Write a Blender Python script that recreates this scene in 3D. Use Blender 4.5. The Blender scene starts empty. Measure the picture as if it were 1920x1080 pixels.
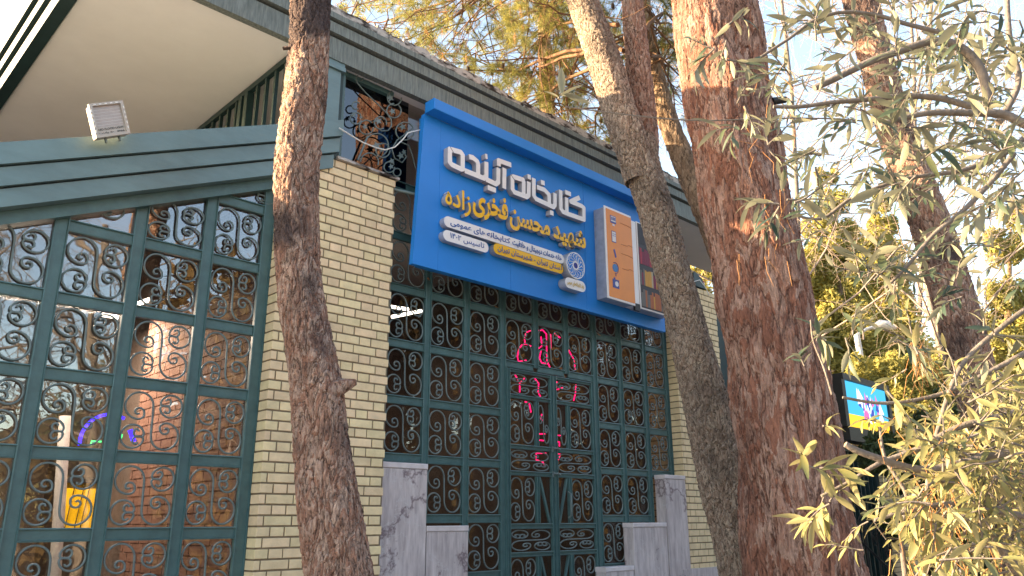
import bpy, bmesh, math, random
import numpy as np
from mathutils import Vector, Matrix
from math import sin, cos, pi, radians, sqrt, atan2
random.seed(7); rng = np.random.default_rng(7)
S = bpy.context.scene
C = S.collection
H = 1.6                                    # eye height above the ground

# ------------------------------------------------------------------ camera
FPX = 1471.04; YAW = radians(45.4716); PIT = radians(16.6495); ROL = radians(-.3408)
Fv = Vector((cos(YAW)*cos(PIT), sin(YAW)*cos(PIT), sin(PIT)))
R0 = Vector((sin(YAW), -cos(YAW), 0)); U0 = R0.cross(Fv)
Rv = R0*cos(ROL)+U0*sin(ROL); Uv = U0*cos(ROL)-R0*sin(ROL)
cd = bpy.data.cameras.new('camera'); cam = bpy.data.objects.new('camera', cd); C.objects.link(cam)
cam.matrix_world = Matrix(((Rv.x, Uv.x, -Fv.x, 0), (Rv.y, Uv.y, -Fv.y, 0), (Rv.z, Uv.z, -Fv.z, H), (0, 0, 0, 1)))
cd.sensor_width = 36; cd.lens = 36*FPX/1920; cd.clip_start = .05; cd.clip_end = 2000
S.camera = cam
EYE = Vector((0, 0, H))

# ------------------------------------------------------------------ light
SUN_AZ, SUN_EL = 134.0, 16.0
w = bpy.data.worlds.new('World'); S.world = w; w.use_nodes = True
nt = w.node_tree; bg = nt.nodes['Background']
sky = nt.nodes.new('ShaderNodeTexSky'); sky.sky_type = 'NISHITA'; sky.sun_disc = False
sky.sun_elevation = radians(SUN_EL); sky.sun_rotation = radians(90-SUN_AZ)
sky.air_density = 1.0; sky.dust_density = 1.2; sky.ozone_density = 1.0
nt.links.new(sky.outputs[0], bg.inputs[0]); bg.inputs[1].default_value = .12
sl = bpy.data.lights.new('sun', 'SUN'); sl.energy = 4.0; sl.angle = radians(.5); sl.color = (1, .80, .55)
so = bpy.data.objects.new('sun', sl); C.objects.link(so)
sd = Vector((cos(radians(SUN_AZ))*cos(radians(SUN_EL)), sin(radians(SUN_AZ))*cos(radians(SUN_EL)), sin(radians(SUN_EL))))
so.rotation_euler = sd.to_track_quat('Z', 'Y').to_euler(); so.location = sd*60
S.view_settings.view_transform = 'Standard'; S.view_settings.look = 'None'
S.view_settings.gamma = 1; S.view_settings.use_curve_mapping = False
S.view_settings.exposure = 2.7
S.view_settings.use_white_balance = True; S.view_settings.white_balance_temperature = 7700; S.view_settings.white_balance_tint = 12

# ------------------------------------------------------------------ pixel -> place
def ray(x, y): return Fv+Rv*((x-960)/FPX)-Uv*((y-540)/FPX)
def at(x, y, Y):                            # point of the vertical plane at distance Y
    d = ray(x, y); return EYE+d*(Y/d.y)
FH = Vector((cos(YAW), sin(YAW), 0))
def ad(x, y, d):                            # point at horizontal depth d
    r = ray(x, y); return EYE+r*(d/r.dot(FH))

# ------------------------------------------------------------------ object helpers
def tag(o, label=None, cat=None, group=None, kind=None):
    if label: o['label'] = label
    if cat: o['category'] = cat
    if group: o['group'] = group
    if kind: o['kind'] = kind
    return o
def thing(name, label, cat, loc=(0, 0, 0), group=None):
    o = bpy.data.objects.new(name, None); C.objects.link(o); o.location = loc; o.empty_display_size = .2
    return tag(o, label, cat, group)
def link(name, me, parent=None, mat=None):
    o = bpy.data.objects.new(name, me); C.objects.link(o)
    if mat is not None and not me.materials:
        for m in (mat if isinstance(mat, (list, tuple)) else [mat]): me.materials.append(m)
    if parent:
        o.parent = parent
        o.matrix_parent_inverse = Matrix.Translation(-wloc(parent))
    return o
def wloc(o):
    return Vector(o.location) if not o.parent else Vector((0,0,0))
def _unused(o):
    p = Vector(o.location)
    if o.parent: p = p+wloc(o.parent)-wloc_raw(o.parent)
    return p
def wloc_raw(o): return wloc(o)
class MB:
    def __init__(s): s.v = []; s.f = []; s.m = []; s.sm = []
    def add(s, vs, fs, mi=0, smooth=False):
        b = len(s.v); s.v += [tuple(p) for p in vs]
        for f in fs: s.f.append([i+b for i in f]); s.m.append(mi); s.sm.append(smooth)
        return s
    def box(s, x0, x1, y0, y1, z0, z1, mi=0):
        v = [(x0,y0,z0),(x1,y0,z0),(x1,y1,z0),(x0,y1,z0),(x0,y0,z1),(x1,y0,z1),(x1,y1,z1),(x0,y1,z1)]
        return s.add(v, [(3,2,1,0),(4,5,6,7),(0,1,5,4),(1,2,6,5),(2,3,7,6),(3,0,4,7)], mi)
    def cbox(s, x0, x1, y0, y1, z0, z1, c=.003, mi=0):      # box whose front (y0) edges are chamfered
        v = [(x0,y0+c,z0),(x1,y0+c,z0),(x1,y0+c,z1),(x0,y0+c,z1),(x0+c,y0,z0+c),(x1-c,y0,z0+c),(x1-c,y0,z1-c),(x0+c,y0,z1-c),(x0,y1,z0),(x1,y1,z0),(x1,y1,z1),(x0,y1,z1)]
        return s.add(v, [(4,5,6,7),(0,1,5,4),(1,2,6,5),(2,3,7,6),(3,0,4,7),(8,9,1,0),(9,10,2,1),(10,11,3,2),(11,8,0,3),(11,10,9,8)], mi)
    def prism(s, poly, y0, y1, mi=0):       # poly in xz (counter-clockwise seen from -y), extruded along y
        n = len(poly); v = [(x, y0, z) for x, z in poly]+[(x, y1, z) for x, z in poly]
        f = [tuple(range(n)), tuple(range(2*n-1, n-1, -1))]+[(i+n, (i+1) % n+n, (i+1) % n, i) for i in range(n)]
        return s.add(v, f, mi)
    def prismx(s, poly, x0, x1, mi=0):      # poly in yz, extruded along x
        n = len(poly); v = [(x0, y, z) for y, z in poly]+[(x1, y, z) for y, z in poly]
        f = [tuple(range(n-1, -1, -1)), tuple(range(n, 2*n))]+[(i, (i+1) % n, (i+1) % n+n, i+n) for i in range(n)]
        return s.add(v, f, mi)
    def tube(s, pts, rad, n=6, mi=0, smooth=True, flat=None):
        pts = [Vector(p) for p in pts]; k = len(pts)
        if not hasattr(rad, '__len__'): rad = [rad]*k
        ref = Vector((0, 0, 1)); vs = []
        for i, p in enumerate(pts):
            t = (pts[min(i+1, k-1)]-pts[max(i-1, 0)])
            if t.length < 1e-9: t = Vector((0, 0, 1))
            t.normalize()
            if i == 0:
                a = t.cross(ref) if abs(t.dot(ref)) < .95 else t.cross(Vector((1, 0, 0)))
                a.normalize()
            else:
                a = a-t*a.dot(t)
                if a.length < 1e-6: a = t.orthogonal()
                a.normalize()
            b = t.cross(a)
            for j in range(n):
                g = 2*pi*j/n; vs.append(p+(a*cos(g)+b*sin(g))*rad[i])
        fs = [(i*n+j, i*n+(j+1) % n, (i+1)*n+(j+1) % n, (i+1)*n+j) for i in range(k-1) for j in range(n)]
        s.add(vs, fs, mi, smooth)
        s.add([vs[j] for j in range(n)], [tuple(range(n-1, -1, -1))], mi)
        s.add([vs[(k-1)*n+j] for j in range(n)], [tuple(range(n))], mi)
        return s
    def mesh(s, name, mats=None):
        me = bpy.data.meshes.new(name); me.from_pydata(s.v, [], s.f)
        me.polygons.foreach_set('material_index', s.m); me.polygons.foreach_set('use_smooth', s.sm); me.update()
        for m in (mats if isinstance(mats, (list, tuple)) else [mats]):
            if m: me.materials.append(m)
        return me
    def build(s, name, mats, parent=None): return link(name, s.mesh(name, mats), parent)
def npmesh(name, V, Fq, mat, uv=None):
    me = bpy.data.meshes.new(name); V = np.asarray(V, np.float32); Fq = np.asarray(Fq, np.int32); k = Fq.shape[1]
    me.vertices.add(len(V)); me.vertices.foreach_set('co', V.ravel())
    me.loops.add(Fq.size); me.loops.foreach_set('vertex_index', Fq.ravel())
    me.polygons.add(len(Fq)); me.polygons.foreach_set('loop_start', np.arange(0, Fq.size, k, dtype=np.int32))
    me.update(calc_edges=True); me.validate()
    me.materials.append(mat); return me

# ------------------------------------------------------------------ materials
def mat(name, col, rough=.6, spec=.5, metal=0, var=0, scale=6, bump=0, bscale=40, col2=None, stretch=(1, 1, 1), obj_var=0, emit=None, es=1, detail=6, coords='Object', p0=.35, p1=.68, trans=0):
    m = bpy.data.materials.new(name); m.use_nodes = True; N = m.node_tree.nodes; L = m.node_tree.links
    b = N['Principled BSDF']; b.inputs['Base Color'].default_value = (*col, 1); b.inputs['Roughness'].default_value = rough
    b.inputs['Metallic'].default_value = metal; b.inputs['Specular IOR Level'].default_value = spec
    if emit: b.inputs['Emission Color'].default_value = (*emit, 1); b.inputs['Emission Strength'].default_value = es
    tc = N.new('ShaderNodeTexCoord'); mp = N.new('ShaderNodeMapping'); mp.inputs['Scale'].default_value = stretch
    if coords == 'World':
        ge = N.new('ShaderNodeNewGeometry'); L.new(ge.outputs['Position'], mp.inputs[0])
    else: L.new(tc.outputs[coords], mp.inputs[0])
    out = None
    if var or col2:
        nz = N.new('ShaderNodeTexNoise'); nz.inputs['Scale'].default_value = scale; nz.inputs['Detail'].default_value = detail; nz.inputs['Roughness'].default_value = .62
        L.new(mp.outputs[0], nz.inputs[0])
        r = N.new('ShaderNodeValToRGB'); r.color_ramp.elements[0].position = p0; r.color_ramp.elements[1].position = p1
        c2 = col2 or tuple(c*(1-var) for c in col)
        r.color_ramp.elements[0].color = (*c2, 1); r.color_ramp.elements[1].color = (*col, 1)
        L.new(nz.outputs[0], r.inputs[0]); out = r.outputs[0]
    if obj_var:
        oi = N.new('ShaderNodeObjectInfo'); hv = N.new('ShaderNodeHueSaturation')
        mr = N.new('ShaderNodeMapRange'); mr.inputs[3].default_value = 1-obj_var; mr.inputs[4].default_value = 1+obj_var
        L.new(oi.outputs['Random'], mr.inputs[0]); L.new(mr.outputs[0], hv.inputs['Value'])
        m2 = N.new('ShaderNodeMath'); m2.operation = 'MULTIPLY'; m2.inputs[1].default_value = 7.31
        fr = N.new('ShaderNodeMath'); fr.operation = 'FRACT'; L.new(oi.outputs['Random'], m2.inputs[0]); L.new(m2.outputs[0], fr.inputs[0])
        mr2 = N.new('ShaderNodeMapRange'); mr2.inputs[3].default_value = .485; mr2.inputs[4].default_value = .51; L.new(fr.outputs[0], mr2.inputs[0]); L.new(mr2.outputs[0], hv.inputs['Hue'])
        if out: L.new(out, hv.inputs['Color'])
        else: hv.inputs['Color'].default_value = (*col, 1)
        out = hv.outputs[0]
    if out: L.new(out, b.inputs['Base Color'])
    if bump:
        n2 = N.new('ShaderNodeTexNoise'); n2.inputs['Scale'].default_value = bscale; n2.inputs['Detail'].default_value = 5
        L.new(mp.outputs[0], n2.inputs[0]); bp = N.new('ShaderNodeBump'); bp.inputs['Strength'].default_value = bump; bp.inputs['Distance'].default_value = .01
        L.new(n2.outputs[0], bp.inputs['Height']); L.new(bp.outputs[0], b.inputs['Normal'])
    if trans:
        t = N.new('ShaderNodeBsdfTranslucent'); mx = N.new('ShaderNodeMixShader'); mx.inputs[0].default_value = trans
        if out: L.new(out, t.inputs[0])
        else: t.inputs[0].default_value = (*col, 1)
        L.new(b.outputs[0], mx.inputs[1]); L.new(t.outputs[0], mx.inputs[2]); L.new(mx.outputs[0], N['Material Output'].inputs[0])
    return m

GREEN = mat('green_paint', (.068, .155, .162), .42, .5, var=.28, scale=9, bump=.12, bscale=60)
BOARD = mat('painted_board', (.135, .225, .24), .42, .5, var=.22, scale=3, bump=.1, bscale=25, stretch=(1, 1, 3))
IRON = mat('grey_green_iron', (.15, .205, .21), .45, .5, var=.3, scale=20, bump=.2, bscale=90)
DKGREEN = mat('shaded_green_paint', (.018, .05, .052), .5, .4, var=.3, scale=8)
FASCIA = mat('weathered_fascia', (.22, .25, .235), .7, .3, col2=(.11, .13, .125), scale=10, stretch=(6, 6, .6), bump=.25, bscale=40)
COPING = mat('broken_bitumen_coping', (.48, .44, .41), .9, .2, col2=(.045, .035, .032), scale=7, bump=.9, bscale=30, p0=.42, p1=.56, stretch=(1, 1, 2.5))
SOFFIT = mat('white_plaster', (.90, .895, .90), .8, .2, var=.10, scale=1.3, bump=.1, bscale=8)
BRICK = mat('cream_brick', (.88, .70, .44), .82, .2, var=.20, scale=9, bump=.35, bscale=80, obj_var=.09, coords='World')
BRICKJ = mat('cream_brick_far', (.86, .68, .43), .82, .2, var=.22, scale=7, bump=.3, bscale=80, coords='World')
MORTAR = mat('mortar', (.27, .21, .145), .95, .1, var=.3, scale=30, bump=.4, bscale=120)
REDBRICK = mat('brown_brick', (.23, .125, .095), .8, .2, var=.3, scale=6, coords='World', bump=.3, bscale=60)
REDMORT = mat('brown_mortar', (.34, .21, .17), .9, .1)
BLUE = mat('sign_blue', (.0, .22, .68), .45, .35, var=.10, scale=2.0)
BLUE2 = mat('sign_blue_dark', (.0, .18, .5), .4, .5)
WHITE = mat('letter_white', (.80, .77, .78), .35, .5, var=.05, scale=12)
LSIDE = mat('letter_side', (.40, .38, .40), .4, .5, var=.15, scale=12)
ALU = mat('aluminium_side', (.50, .50, .54), .35, .5, metal=.35, var=.25, scale=14)
YELLOW = mat('letter_yellow', (.86, .46, .012), .4, .5)
INK = mat('blue_ink', (.012, .09, .33), .5, .3)
PINKINK = mat('pink_ink', (.45, .28, .42), .5, .3)
GOLDINK = mat('gold_ink', (.62, .42, .14), .5, .3)
ORANGE = mat('orange_print', (.84, .28, .06), .45, .4, var=.10, scale=5)
BLACK = mat('black', (.015, .015, .017), .5, .4)
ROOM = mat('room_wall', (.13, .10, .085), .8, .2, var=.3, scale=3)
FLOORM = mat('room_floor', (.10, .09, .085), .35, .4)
WPAINT = mat('white_paint', (.75, .74, .72), .5, .4, var=.12, scale=10)
def emis(name, col, s):
    m = bpy.data.materials.new(name); m.use_nodes = True; N = m.node_tree.nodes; N.remove(N['Principled BSDF'])
    e = N.new('ShaderNodeEmission'); e.inputs[0].default_value = (*col, 1); e.inputs[1].default_value = s
    m.node_tree.links.new(e.outputs[0], N['Material Output'].inputs[0]); return m
PINK = emis('pink_neon', (1, .01, .16), .6); BLUEN = emis('blue_neon', (.02, .01, 1), 1.3); GREENN = emis('green_neon', (.01, .7, .2), .8)
TUBEL = emis('tube_light', (1, .93, .85), 2.0)
def glass(name, tint, refl):
    m = bpy.data.materials.new(name); m.use_nodes = True; N = m.node_tree.nodes; L = m.node_tree.links; N.remove(N['Principled BSDF'])
    t = N.new('ShaderNodeBsdfTransparent'); t.inputs[0].default_value = (*tint, 1)
    g = N.new('ShaderNodeBsdfGlossy'); g.inputs['Roughness'].default_value = .012; g.inputs[0].default_value = (.95, .97, 1, 1)
    lq = N.new('ShaderNodeLayerWeight'); lq.inputs[0].default_value = .5; lw = N.new('ShaderNodeMath'); lw.operation = 'POWER'; lw.inputs[1].default_value = 5; L.new(lq.outputs['Facing'], lw.inputs[0])
    mr = N.new('ShaderNodeMapRange'); mr.inputs[1].default_value = 0; mr.inputs[2].default_value = 1; mr.inputs[3].default_value = refl; mr.inputs[4].default_value = 1
    L.new(lw.outputs[0], mr.inputs[0])
    nz = N.new('ShaderNodeTexNoise'); nz.inputs['Scale'].default_value = 2.2; nz.inputs['Detail'].default_value = 2; bp = N.new('ShaderNodeBump'); bp.inputs['Strength'].default_value = .05; bp.inputs['Distance'].default_value = .05
    tc = N.new('ShaderNodeTexCoord'); L.new(tc.outputs['Object'], nz.inputs[0]); L.new(nz.outputs[0], bp.inputs['Height']); L.new(bp.outputs[0], g.inputs['Normal'])
    mx = N.new('ShaderNodeMixShader'); L.new(mr.outputs[0], mx.inputs[0]); L.new(t.outputs[0], mx.inputs[1]); L.new(g.outputs[0], mx.inputs[2])
    L.new(mx.outputs[0], N['Material Output'].inputs[0]); return m
GLASS = glass('window_glass', (.85, .85, .85), .10)
GLASSE = glass('entrance_glass', (.8, .8, .8), .045)
GLASSU = glass('upper_glass', (.08, .09, .14), .09)

def marble(name):
    m = mat(name, (.62, .56, .57), .45, .4, col2=(.38, .335, .35), scale=5, stretch=(5, 5, .8), bump=.15, bscale=30)
    N = m.node_tree.nodes; L = m.node_tree.links; b = N['Principled BSDF']; src = b.inputs['Base Color'].links[0].from_socket
    tc = N.new('ShaderNodeTexCoord'); mp = N.new('ShaderNodeMapping'); mp.inputs['Rotation'].default_value = (0, .9, 0); L.new(tc.outputs['Object'], mp.inputs[0])
    def vein(scale, lo, hi, col, prev, fac=1):
        n = N.new('ShaderNodeTexNoise'); n.inputs['Scale'].default_value = scale; n.inputs['Detail'].default_value = 7; n.inputs['Roughness'].default_value = .6; L.new(mp.outputs[0], n.inputs[0])
        s = N.new('ShaderNodeMath'); s.operation = 'SUBTRACT'; s.inputs[1].default_value = .5; L.new(n.outputs[0], s.inputs[0])
        a = N.new('ShaderNodeMath'); a.operation = 'ABSOLUTE'; L.new(s.outputs[0], a.inputs[0])
        r = N.new('ShaderNodeMapRange'); r.inputs[1].default_value = lo; r.inputs[2].default_value = hi; r.inputs[3].default_value = fac; r.inputs[4].default_value = 0; L.new(a.outputs[0], r.inputs[0])
        x = N.new('ShaderNodeMix'); x.data_type = 'RGBA'; L.new(r.outputs[0], x.inputs['Factor']); L.new(prev, x.inputs['A']); x.inputs['B'].default_value = (*col, 1)
        return x.outputs['Result']
    o = vein(1.1, .002, .016, (.13, .085, .105), src, .75)
    o = vein(2.1, .0, .006, (.55, .54, .56), o, .7)
    L.new(o, b.inputs['Base Color']); return m
MARBLE = marble('grey_marble')
MCAP = mat('marble_cap', (.70, .64, .66), .4, .4, var=.25, scale=8)

def bark(name, plate, plate2, crack, soot, amp=.03, sc=11, st=.30, sootamt=.5, zoff=0):
    m = bpy.data.materials.new(name); m.use_nodes = True; N = m.node_tree.nodes; L = m.node_tree.links; b = N['Principled BSDF']
    b.inputs['Roughness'].default_value = .88; b.inputs['Specular IOR Level'].default_value = .25
    tc = N.new('ShaderNodeTexCoord'); mp = N.new('ShaderNodeMapping'); mp.inputs['Scale'].default_value = (1, 1, st); L.new(tc.outputs['Object'], mp.inputs[0])
    wn = N.new('ShaderNodeTexNoise'); wn.inputs['Scale'].default_value = 9; wn.inputs['Detail'].default_value = 5; L.new(mp.outputs[0], wn.inputs[0])
    va = N.new('ShaderNodeVectorMath'); va.operation = 'MULTIPLY_ADD'; va.inputs[1].default_value = (.30, .30, .22); L.new(wn.outputs['Color'], va.inputs[0]); L.new(mp.outputs[0], va.inputs[2])
    def vor(scale, feat):
        v = N.new('ShaderNodeTexVoronoi'); v.feature = feat; v.inputs['Scale'].default_value = scale; L.new(va.outputs[0], v.inputs['Vector']); return v
    v1 = vor(sc, 'DISTANCE_TO_EDGE'); v2 = vor(sc*2.6, 'DISTANCE_TO_EDGE'); vc = vor(sc*2.6, 'F1')
    fn = N.new('ShaderNodeTexNoise'); fn.inputs['Scale'].default_value = 55; fn.inputs['Detail'].default_value = 8; fn.inputs['Roughness'].default_value = .7; L.new(mp.outputs[0], fn.inputs[0])
    def mr(src, a, c, d, e):
        r = N.new('ShaderNodeMapRange'); r.inputs[1].default_value = a; r.inputs[2].default_value = c; r.inputs[3].default_value = d; r.inputs[4].default_value = e; L.new(src, r.inputs[0]); return r.outputs[0]
    def math2(op, a, c):
        r = N.new('ShaderNodeMath'); r.operation = op
        for i, q in enumerate((a, c)):
            if isinstance(q, (int, float)): r.inputs[i].default_value = q
            else: L.new(q, r.inputs[i])
        return r.outputs[0]
    e1 = mr(v1.outputs['Distance'], 0, .22, 0, 1); e2 = mr(v2.outputs['Distance'], 0, .14, 0, 1)
    h = math2('ADD', math2('MULTIPLY', e1, .50), math2('MULTIPLY', e2, .16)); h = math2('ADD', h, math2('MULTIPLY', fn.outputs[0], .75))
    sp = N.new('ShaderNodeSeparateColor'); L.new(vc.outputs['Color'], sp.inputs[0]); h = math2('ADD', h, math2('MULTIPLY', sp.outputs[0], .22))
    d = N.new('ShaderNodeDisplacement'); d.inputs['Midlevel'].default_value = .85; d.inputs['Scale'].default_value = amp; L.new(h, d.inputs['Height']); L.new(d.outputs[0], N['Material Output'].inputs['Displacement'])
    m.displacement_method = 'BOTH'
    def mix(f, a, c):
        x = N.new('ShaderNodeMix'); x.data_type = 'RGBA'
        for key, q in (('Factor', f), ('A', a), ('B', c)):
            if isinstance(q, tuple): x.inputs[key].default_value = (*q, 1)
            elif isinstance(q, (int, float)): x.inputs[key].default_value = q
            else: L.new(q, x.inputs[key])
        return x.outputs['Result']
    col = mix(mr(sp.outputs[1], .25, .75, 0, 1), plate, plate2)
    big = N.new('ShaderNodeTexNoise'); big.inputs['Scale'].default_value = 2.2; big.inputs['Detail'].default_value = 4; L.new(tc.outputs['Object'], big.inputs[0])
    col = mix(mr(big.outputs[0], .52, .64, 0, sootamt), col, soot)
    col = mix(mr(fn.outputs[0], .35, .62, .55, 0), col, crack)
    ck = math2('MULTIPLY', e1, mr(v2.outputs['Distance'], 0, .07, .35, 1)); ck = math2('ADD', ck, math2('MULTIPLY', math2('SUBTRACT', fn.outputs[0], .42), 1.0)); col = mix(mr(ck, .02, .42, .9, 0), col, crack)
    L.new(col, b.inputs['Base Color']); return m
BARKA = bark('pine_bark_grey', (.36, .19, .135), (.50, .35, .28), (.05, .03, .025), (.065, .048, .05), .020, 19, .32, .95)
BARKB = bark('pine_bark_tan', (.36, .25, .19), (.50, .40, .32), (.05, .038, .03), (.10, .085, .08), .020, 19, .5, .5)
BARKC = bark('pine_bark_red', (.30, .135, .092), (.43, .28, .225), (.07, .032, .025), (.13, .05, .035), .030, 9.5, .26, .4)
BARKD = bark('far_bark', (.30, .20, .13), (.40, .29, .20), (.07, .045, .03), (.12, .08, .06), .02, 10, .35, .4)
TWIG = mat('pine_twig', (.20, .115, .07), .9, .2, var=.3, scale=20)
OTWIG = mat('olive_twig', (.19, .165, .15), .8, .3, var=.35, scale=30, bump=.4, bscale=100)
NEEDLE = mat('pine_needle', (.44, .39, .11), .6, .3, col2=(.13, .155, .06), scale=2.5, trans=.45)
NEEDLED = mat('dry_pine_needle', (.52, .26, .11), .7, .2, trans=.2)
CYP = mat('cypress_leaf', (.50, .44, .13), .7, .2, col2=(.26, .25, .085), scale=1.6, trans=.4)
SHRUB = mat('shrub_leaf', (.07, .10, .03), .6, .3, col2=(.03, .045, .018), scale=2, trans=.25)
DRYL = mat('dry_leaf', (.42, .20, .09), .7, .3, trans=.2)
GROUNDM = mat('leaf_littered_soil', (.36, .325, .30), .95, .1, col2=(.20, .18, .16), scale=1.5, detail=10, bump=.6, bscale=12)
PAVE = mat('pavement', (.36, .35, .34), .9, .2, var=.3, scale=4, bump=.3, bscale=50)
def leafmat(nm, cA, cB, cC):
    m = bpy.data.materials.new(nm); m.use_nodes = True; N = m.node_tree.nodes; L = m.node_tree.links; b = N['Principled BSDF']
    b.inputs['Roughness'].default_value = .5; ge = N.new('ShaderNodeNewGeometry'); oi = N.new('ShaderNodeObjectInfo')
    nz = N.new('ShaderNodeTexNoise'); nz.inputs['Scale'].default_value = 9; L.new(ge.outputs['Position'], nz.inputs[0])
    r = N.new('ShaderNodeValToRGB'); r.color_ramp.elements[0].position = .35; r.color_ramp.elements[1].position = .65
    r.color_ramp.elements[0].color = (*cA, 1); r.color_ramp.elements[1].color = (*cB, 1); L.new(nz.outputs[0], r.inputs[0])
    x = N.new('ShaderNodeMix'); x.data_type = 'RGBA'; L.new(ge.outputs['Backfacing'], x.inputs['Factor']); L.new(r.outputs[0], x.inputs['A']); x.inputs['B'].default_value = (*cC, 1)
    L.new(x.outputs['Result'], b.inputs['Base Color'])
    t = N.new('ShaderNodeBsdfTranslucent'); L.new(x.outputs['Result'], t.inputs[0]); mx = N.new('ShaderNodeMixShader'); mx.inputs[0].default_value = .25
    L.new(b.outputs[0], mx.inputs[1]); L.new(t.outputs[0], mx.inputs[2]); L.new(mx.outputs[0], N['Material Output'].inputs[0]); return m
OLEAF = leafmat('olive_leaf', (.030, .058, .040), (.10, .118, .055), (.20, .205, .15)); OLEAF_LIT = leafmat('sunlit_olive_leaf', (.085, .105, .045), (.24, .22, .085), (.29, .27, .14))  # sunlight is put into the yellower leaf colour, shade into the darker one

# ================================================================== SETTING
g = MB().add([(-400, -400, 0), (400, -400, 0), (400, 400, 0), (-400, 400, 0)], [(0, 1, 2, 3)]).build('ground', GROUNDM); tag(g, kind='structure')
p = MB().box(-6, 16, 3.6, 4.86, -.1, .12).build('pavement', PAVE); tag(p, kind='structure')

# ================================================================== LIBRARY BUILDING
YF = 4.87; YW = 5.0
lib = thing('library_building', 'cream brick library with green iron grilles, flat roof overhang and raked green beam', 'building', (5, 5, 0))
def z(v): return H+v

# roof slab, fascia bands, coping, soffit ----------------------------------
ZE = 3.556; YE = 4.85                      # underside and front of the eave
MB().box(1.14, 8.03, 4.94, 10, z(ZE+.02), z(ZE+.34)).box(8.032, 9.9, 4.94, 5.86, z(ZE+.02), z(ZE+.338)).build('roof', BLACK, lib)
MB().box(1.13, 8.03, 4.915, 10, z(ZE-.01), z(ZE+.014)).box(8.032, 9.9, 4.915, 5.86, z(ZE-.011), z(ZE+.013)).build('soffit', SOFFIT, lib)
for (y0, z0, z1) in ((YE, ZE-.03, ZE+.16), (YE-.03, ZE+.185, ZE+.275), (YE-.055, ZE+.295, ZE+.345)):
    MB().box(1.03-(YE-y0), 10.0, y0, 4.912, z(z0), z(z1)).build('fascia_board', FASCIA, lib)
MB().box(1.06, 9.98, 4.88, 4.913, z(ZE), z(ZE+.34)).build('fascia_backing', BLACK, lib)
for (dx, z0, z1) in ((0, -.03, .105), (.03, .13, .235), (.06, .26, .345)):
    MB().box(1.03-dx, 1.12, 4.916, 10.1, z(ZE+z0), z(ZE+z1)).build('fascia_board', DKGREEN, lib)  # shade on this end fascia is put into the darker paint colour
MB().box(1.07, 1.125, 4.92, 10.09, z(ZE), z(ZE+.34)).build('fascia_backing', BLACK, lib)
co = MB()
x = .97
while x < 10:
    l = random.uniform(.10, .45); l = min(l, 10-x)
    a = random.uniform(.06, .105); y = YE-.045+random.uniform(0, .03)
    n = 6; top = [(x+l*i/n, z(ZE+.348+a+random.uniform(-.012, .012))) for i in range(n+1)]
    co.prism([(x, z(ZE+.347)), (x+l-.004, z(ZE+.347))]+[(px-.004 if i == n else px, pz) for i, (px, pz) in reversed(list(enumerate(top)))], y, y+.35)
    x += l
o = co.build('coping', COPING, lib); tag(o, kind='stuff')

# raked beam with three lapped boards ------------------------------------
def rake_t(x): return z(2.046+.4443*(x-.748))
def rake(x0, x1, o0, o1, y0, y1, name='beam_board', m=BOARD):
    MB().prism([(x0, rake_t(x0)+o0), (x1, rake_t(x1)+o0), (x1, rake_t(x1)+o1), (x0, rake_t(x0)+o1)], y0, y1).build(name, m, lib)
rake(-1.6, 2.905, -.135, 0, 4.80, 5.0)
rake(-1.6, 2.895, -.262, -.147, 4.825, 5.0)
rake(-1.6, 2.865, -.385, -.274, 4.85, 5.0)
rake(-1.6, 2.85, -.38, -.01, 4.875, 4.99, 'beam_core', BLACK)
rake(-1.58, 2.45, -.47, -.387, 4.94, 5.06, 'beam_underside', GREEN)
# sloping terrace slab behind the beam
MB().prism([(-1.6, rake_t(-1.6)-.40), (2.6, rake_t(2.6)-.40), (2.6, rake_t(2.6)-.28), (-1.6, rake_t(-1.6)-.28)], 5.07, 10).build('sloping_roof', BLACK, lib)
# column at the beam's end
cx0, cx1 = 2.70, 2.87
MB().box(cx0, cx1, 4.83, 4.99, z(2.945), z(3.42)).build('column', BOARD, lib)
MB().box(cx0-.012, cx1+.03, 4.81, 5.0, z(3.423), z(3.46)).box(cx0-.005, cx1+.05, 4.86, 5.01, z(3.463), z(3.545)).build('column_capital', BOARD, lib)
MB().box(2.905, 2.955, 4.93, 5.02, z(2.70), z(3.54)).build('window_post', DKGREEN, lib)
# screen of bars under the soffit, receding into the terrace
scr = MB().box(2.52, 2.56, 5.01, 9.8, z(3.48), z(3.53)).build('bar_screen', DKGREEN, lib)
yy = 5.10; k = 0
bar_me = MB().box(-.014, .014, -.014, .014, 0, 1).mesh('screen_bar', DKGREEN)
bar_th = MB().box(-.03, .03, -.03, .03, 0, 1).mesh('screen_post', DKGREEN)
while yy < 7.1:
    thick = k in (4, 5)
    o = link('screen_post' if thick else 'screen_bar', bar_th if thick else bar_me, scr); zb = rake_t(2.54)-.28
    o.location = (2.54, yy, zb); o.scale = (1, 1, z(3.479)-zb); yy += .155 if not thick else .11; k += 1
for k in range(10):                          # lapped siding of the terrace wall behind the screen
    z0 = 2.35+k*.085
    MB().box(2.76+.006*(k % 2), 2.80, 5.07, 9.9, z(z0), z(z0+.08)).build('siding_board', DKGREEN, lib)

# walls of the rooms -------------------------------------------------------
FL = -1.0
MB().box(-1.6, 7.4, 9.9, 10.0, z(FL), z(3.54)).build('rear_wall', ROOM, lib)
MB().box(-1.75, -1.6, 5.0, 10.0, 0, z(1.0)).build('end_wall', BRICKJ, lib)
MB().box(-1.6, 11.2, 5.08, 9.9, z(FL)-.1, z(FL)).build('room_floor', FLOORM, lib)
MB().box(7.38, 7.44, 5.3, 9.9, z(FL), z(3.54)).build('side_wall', ROOM, lib)
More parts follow.
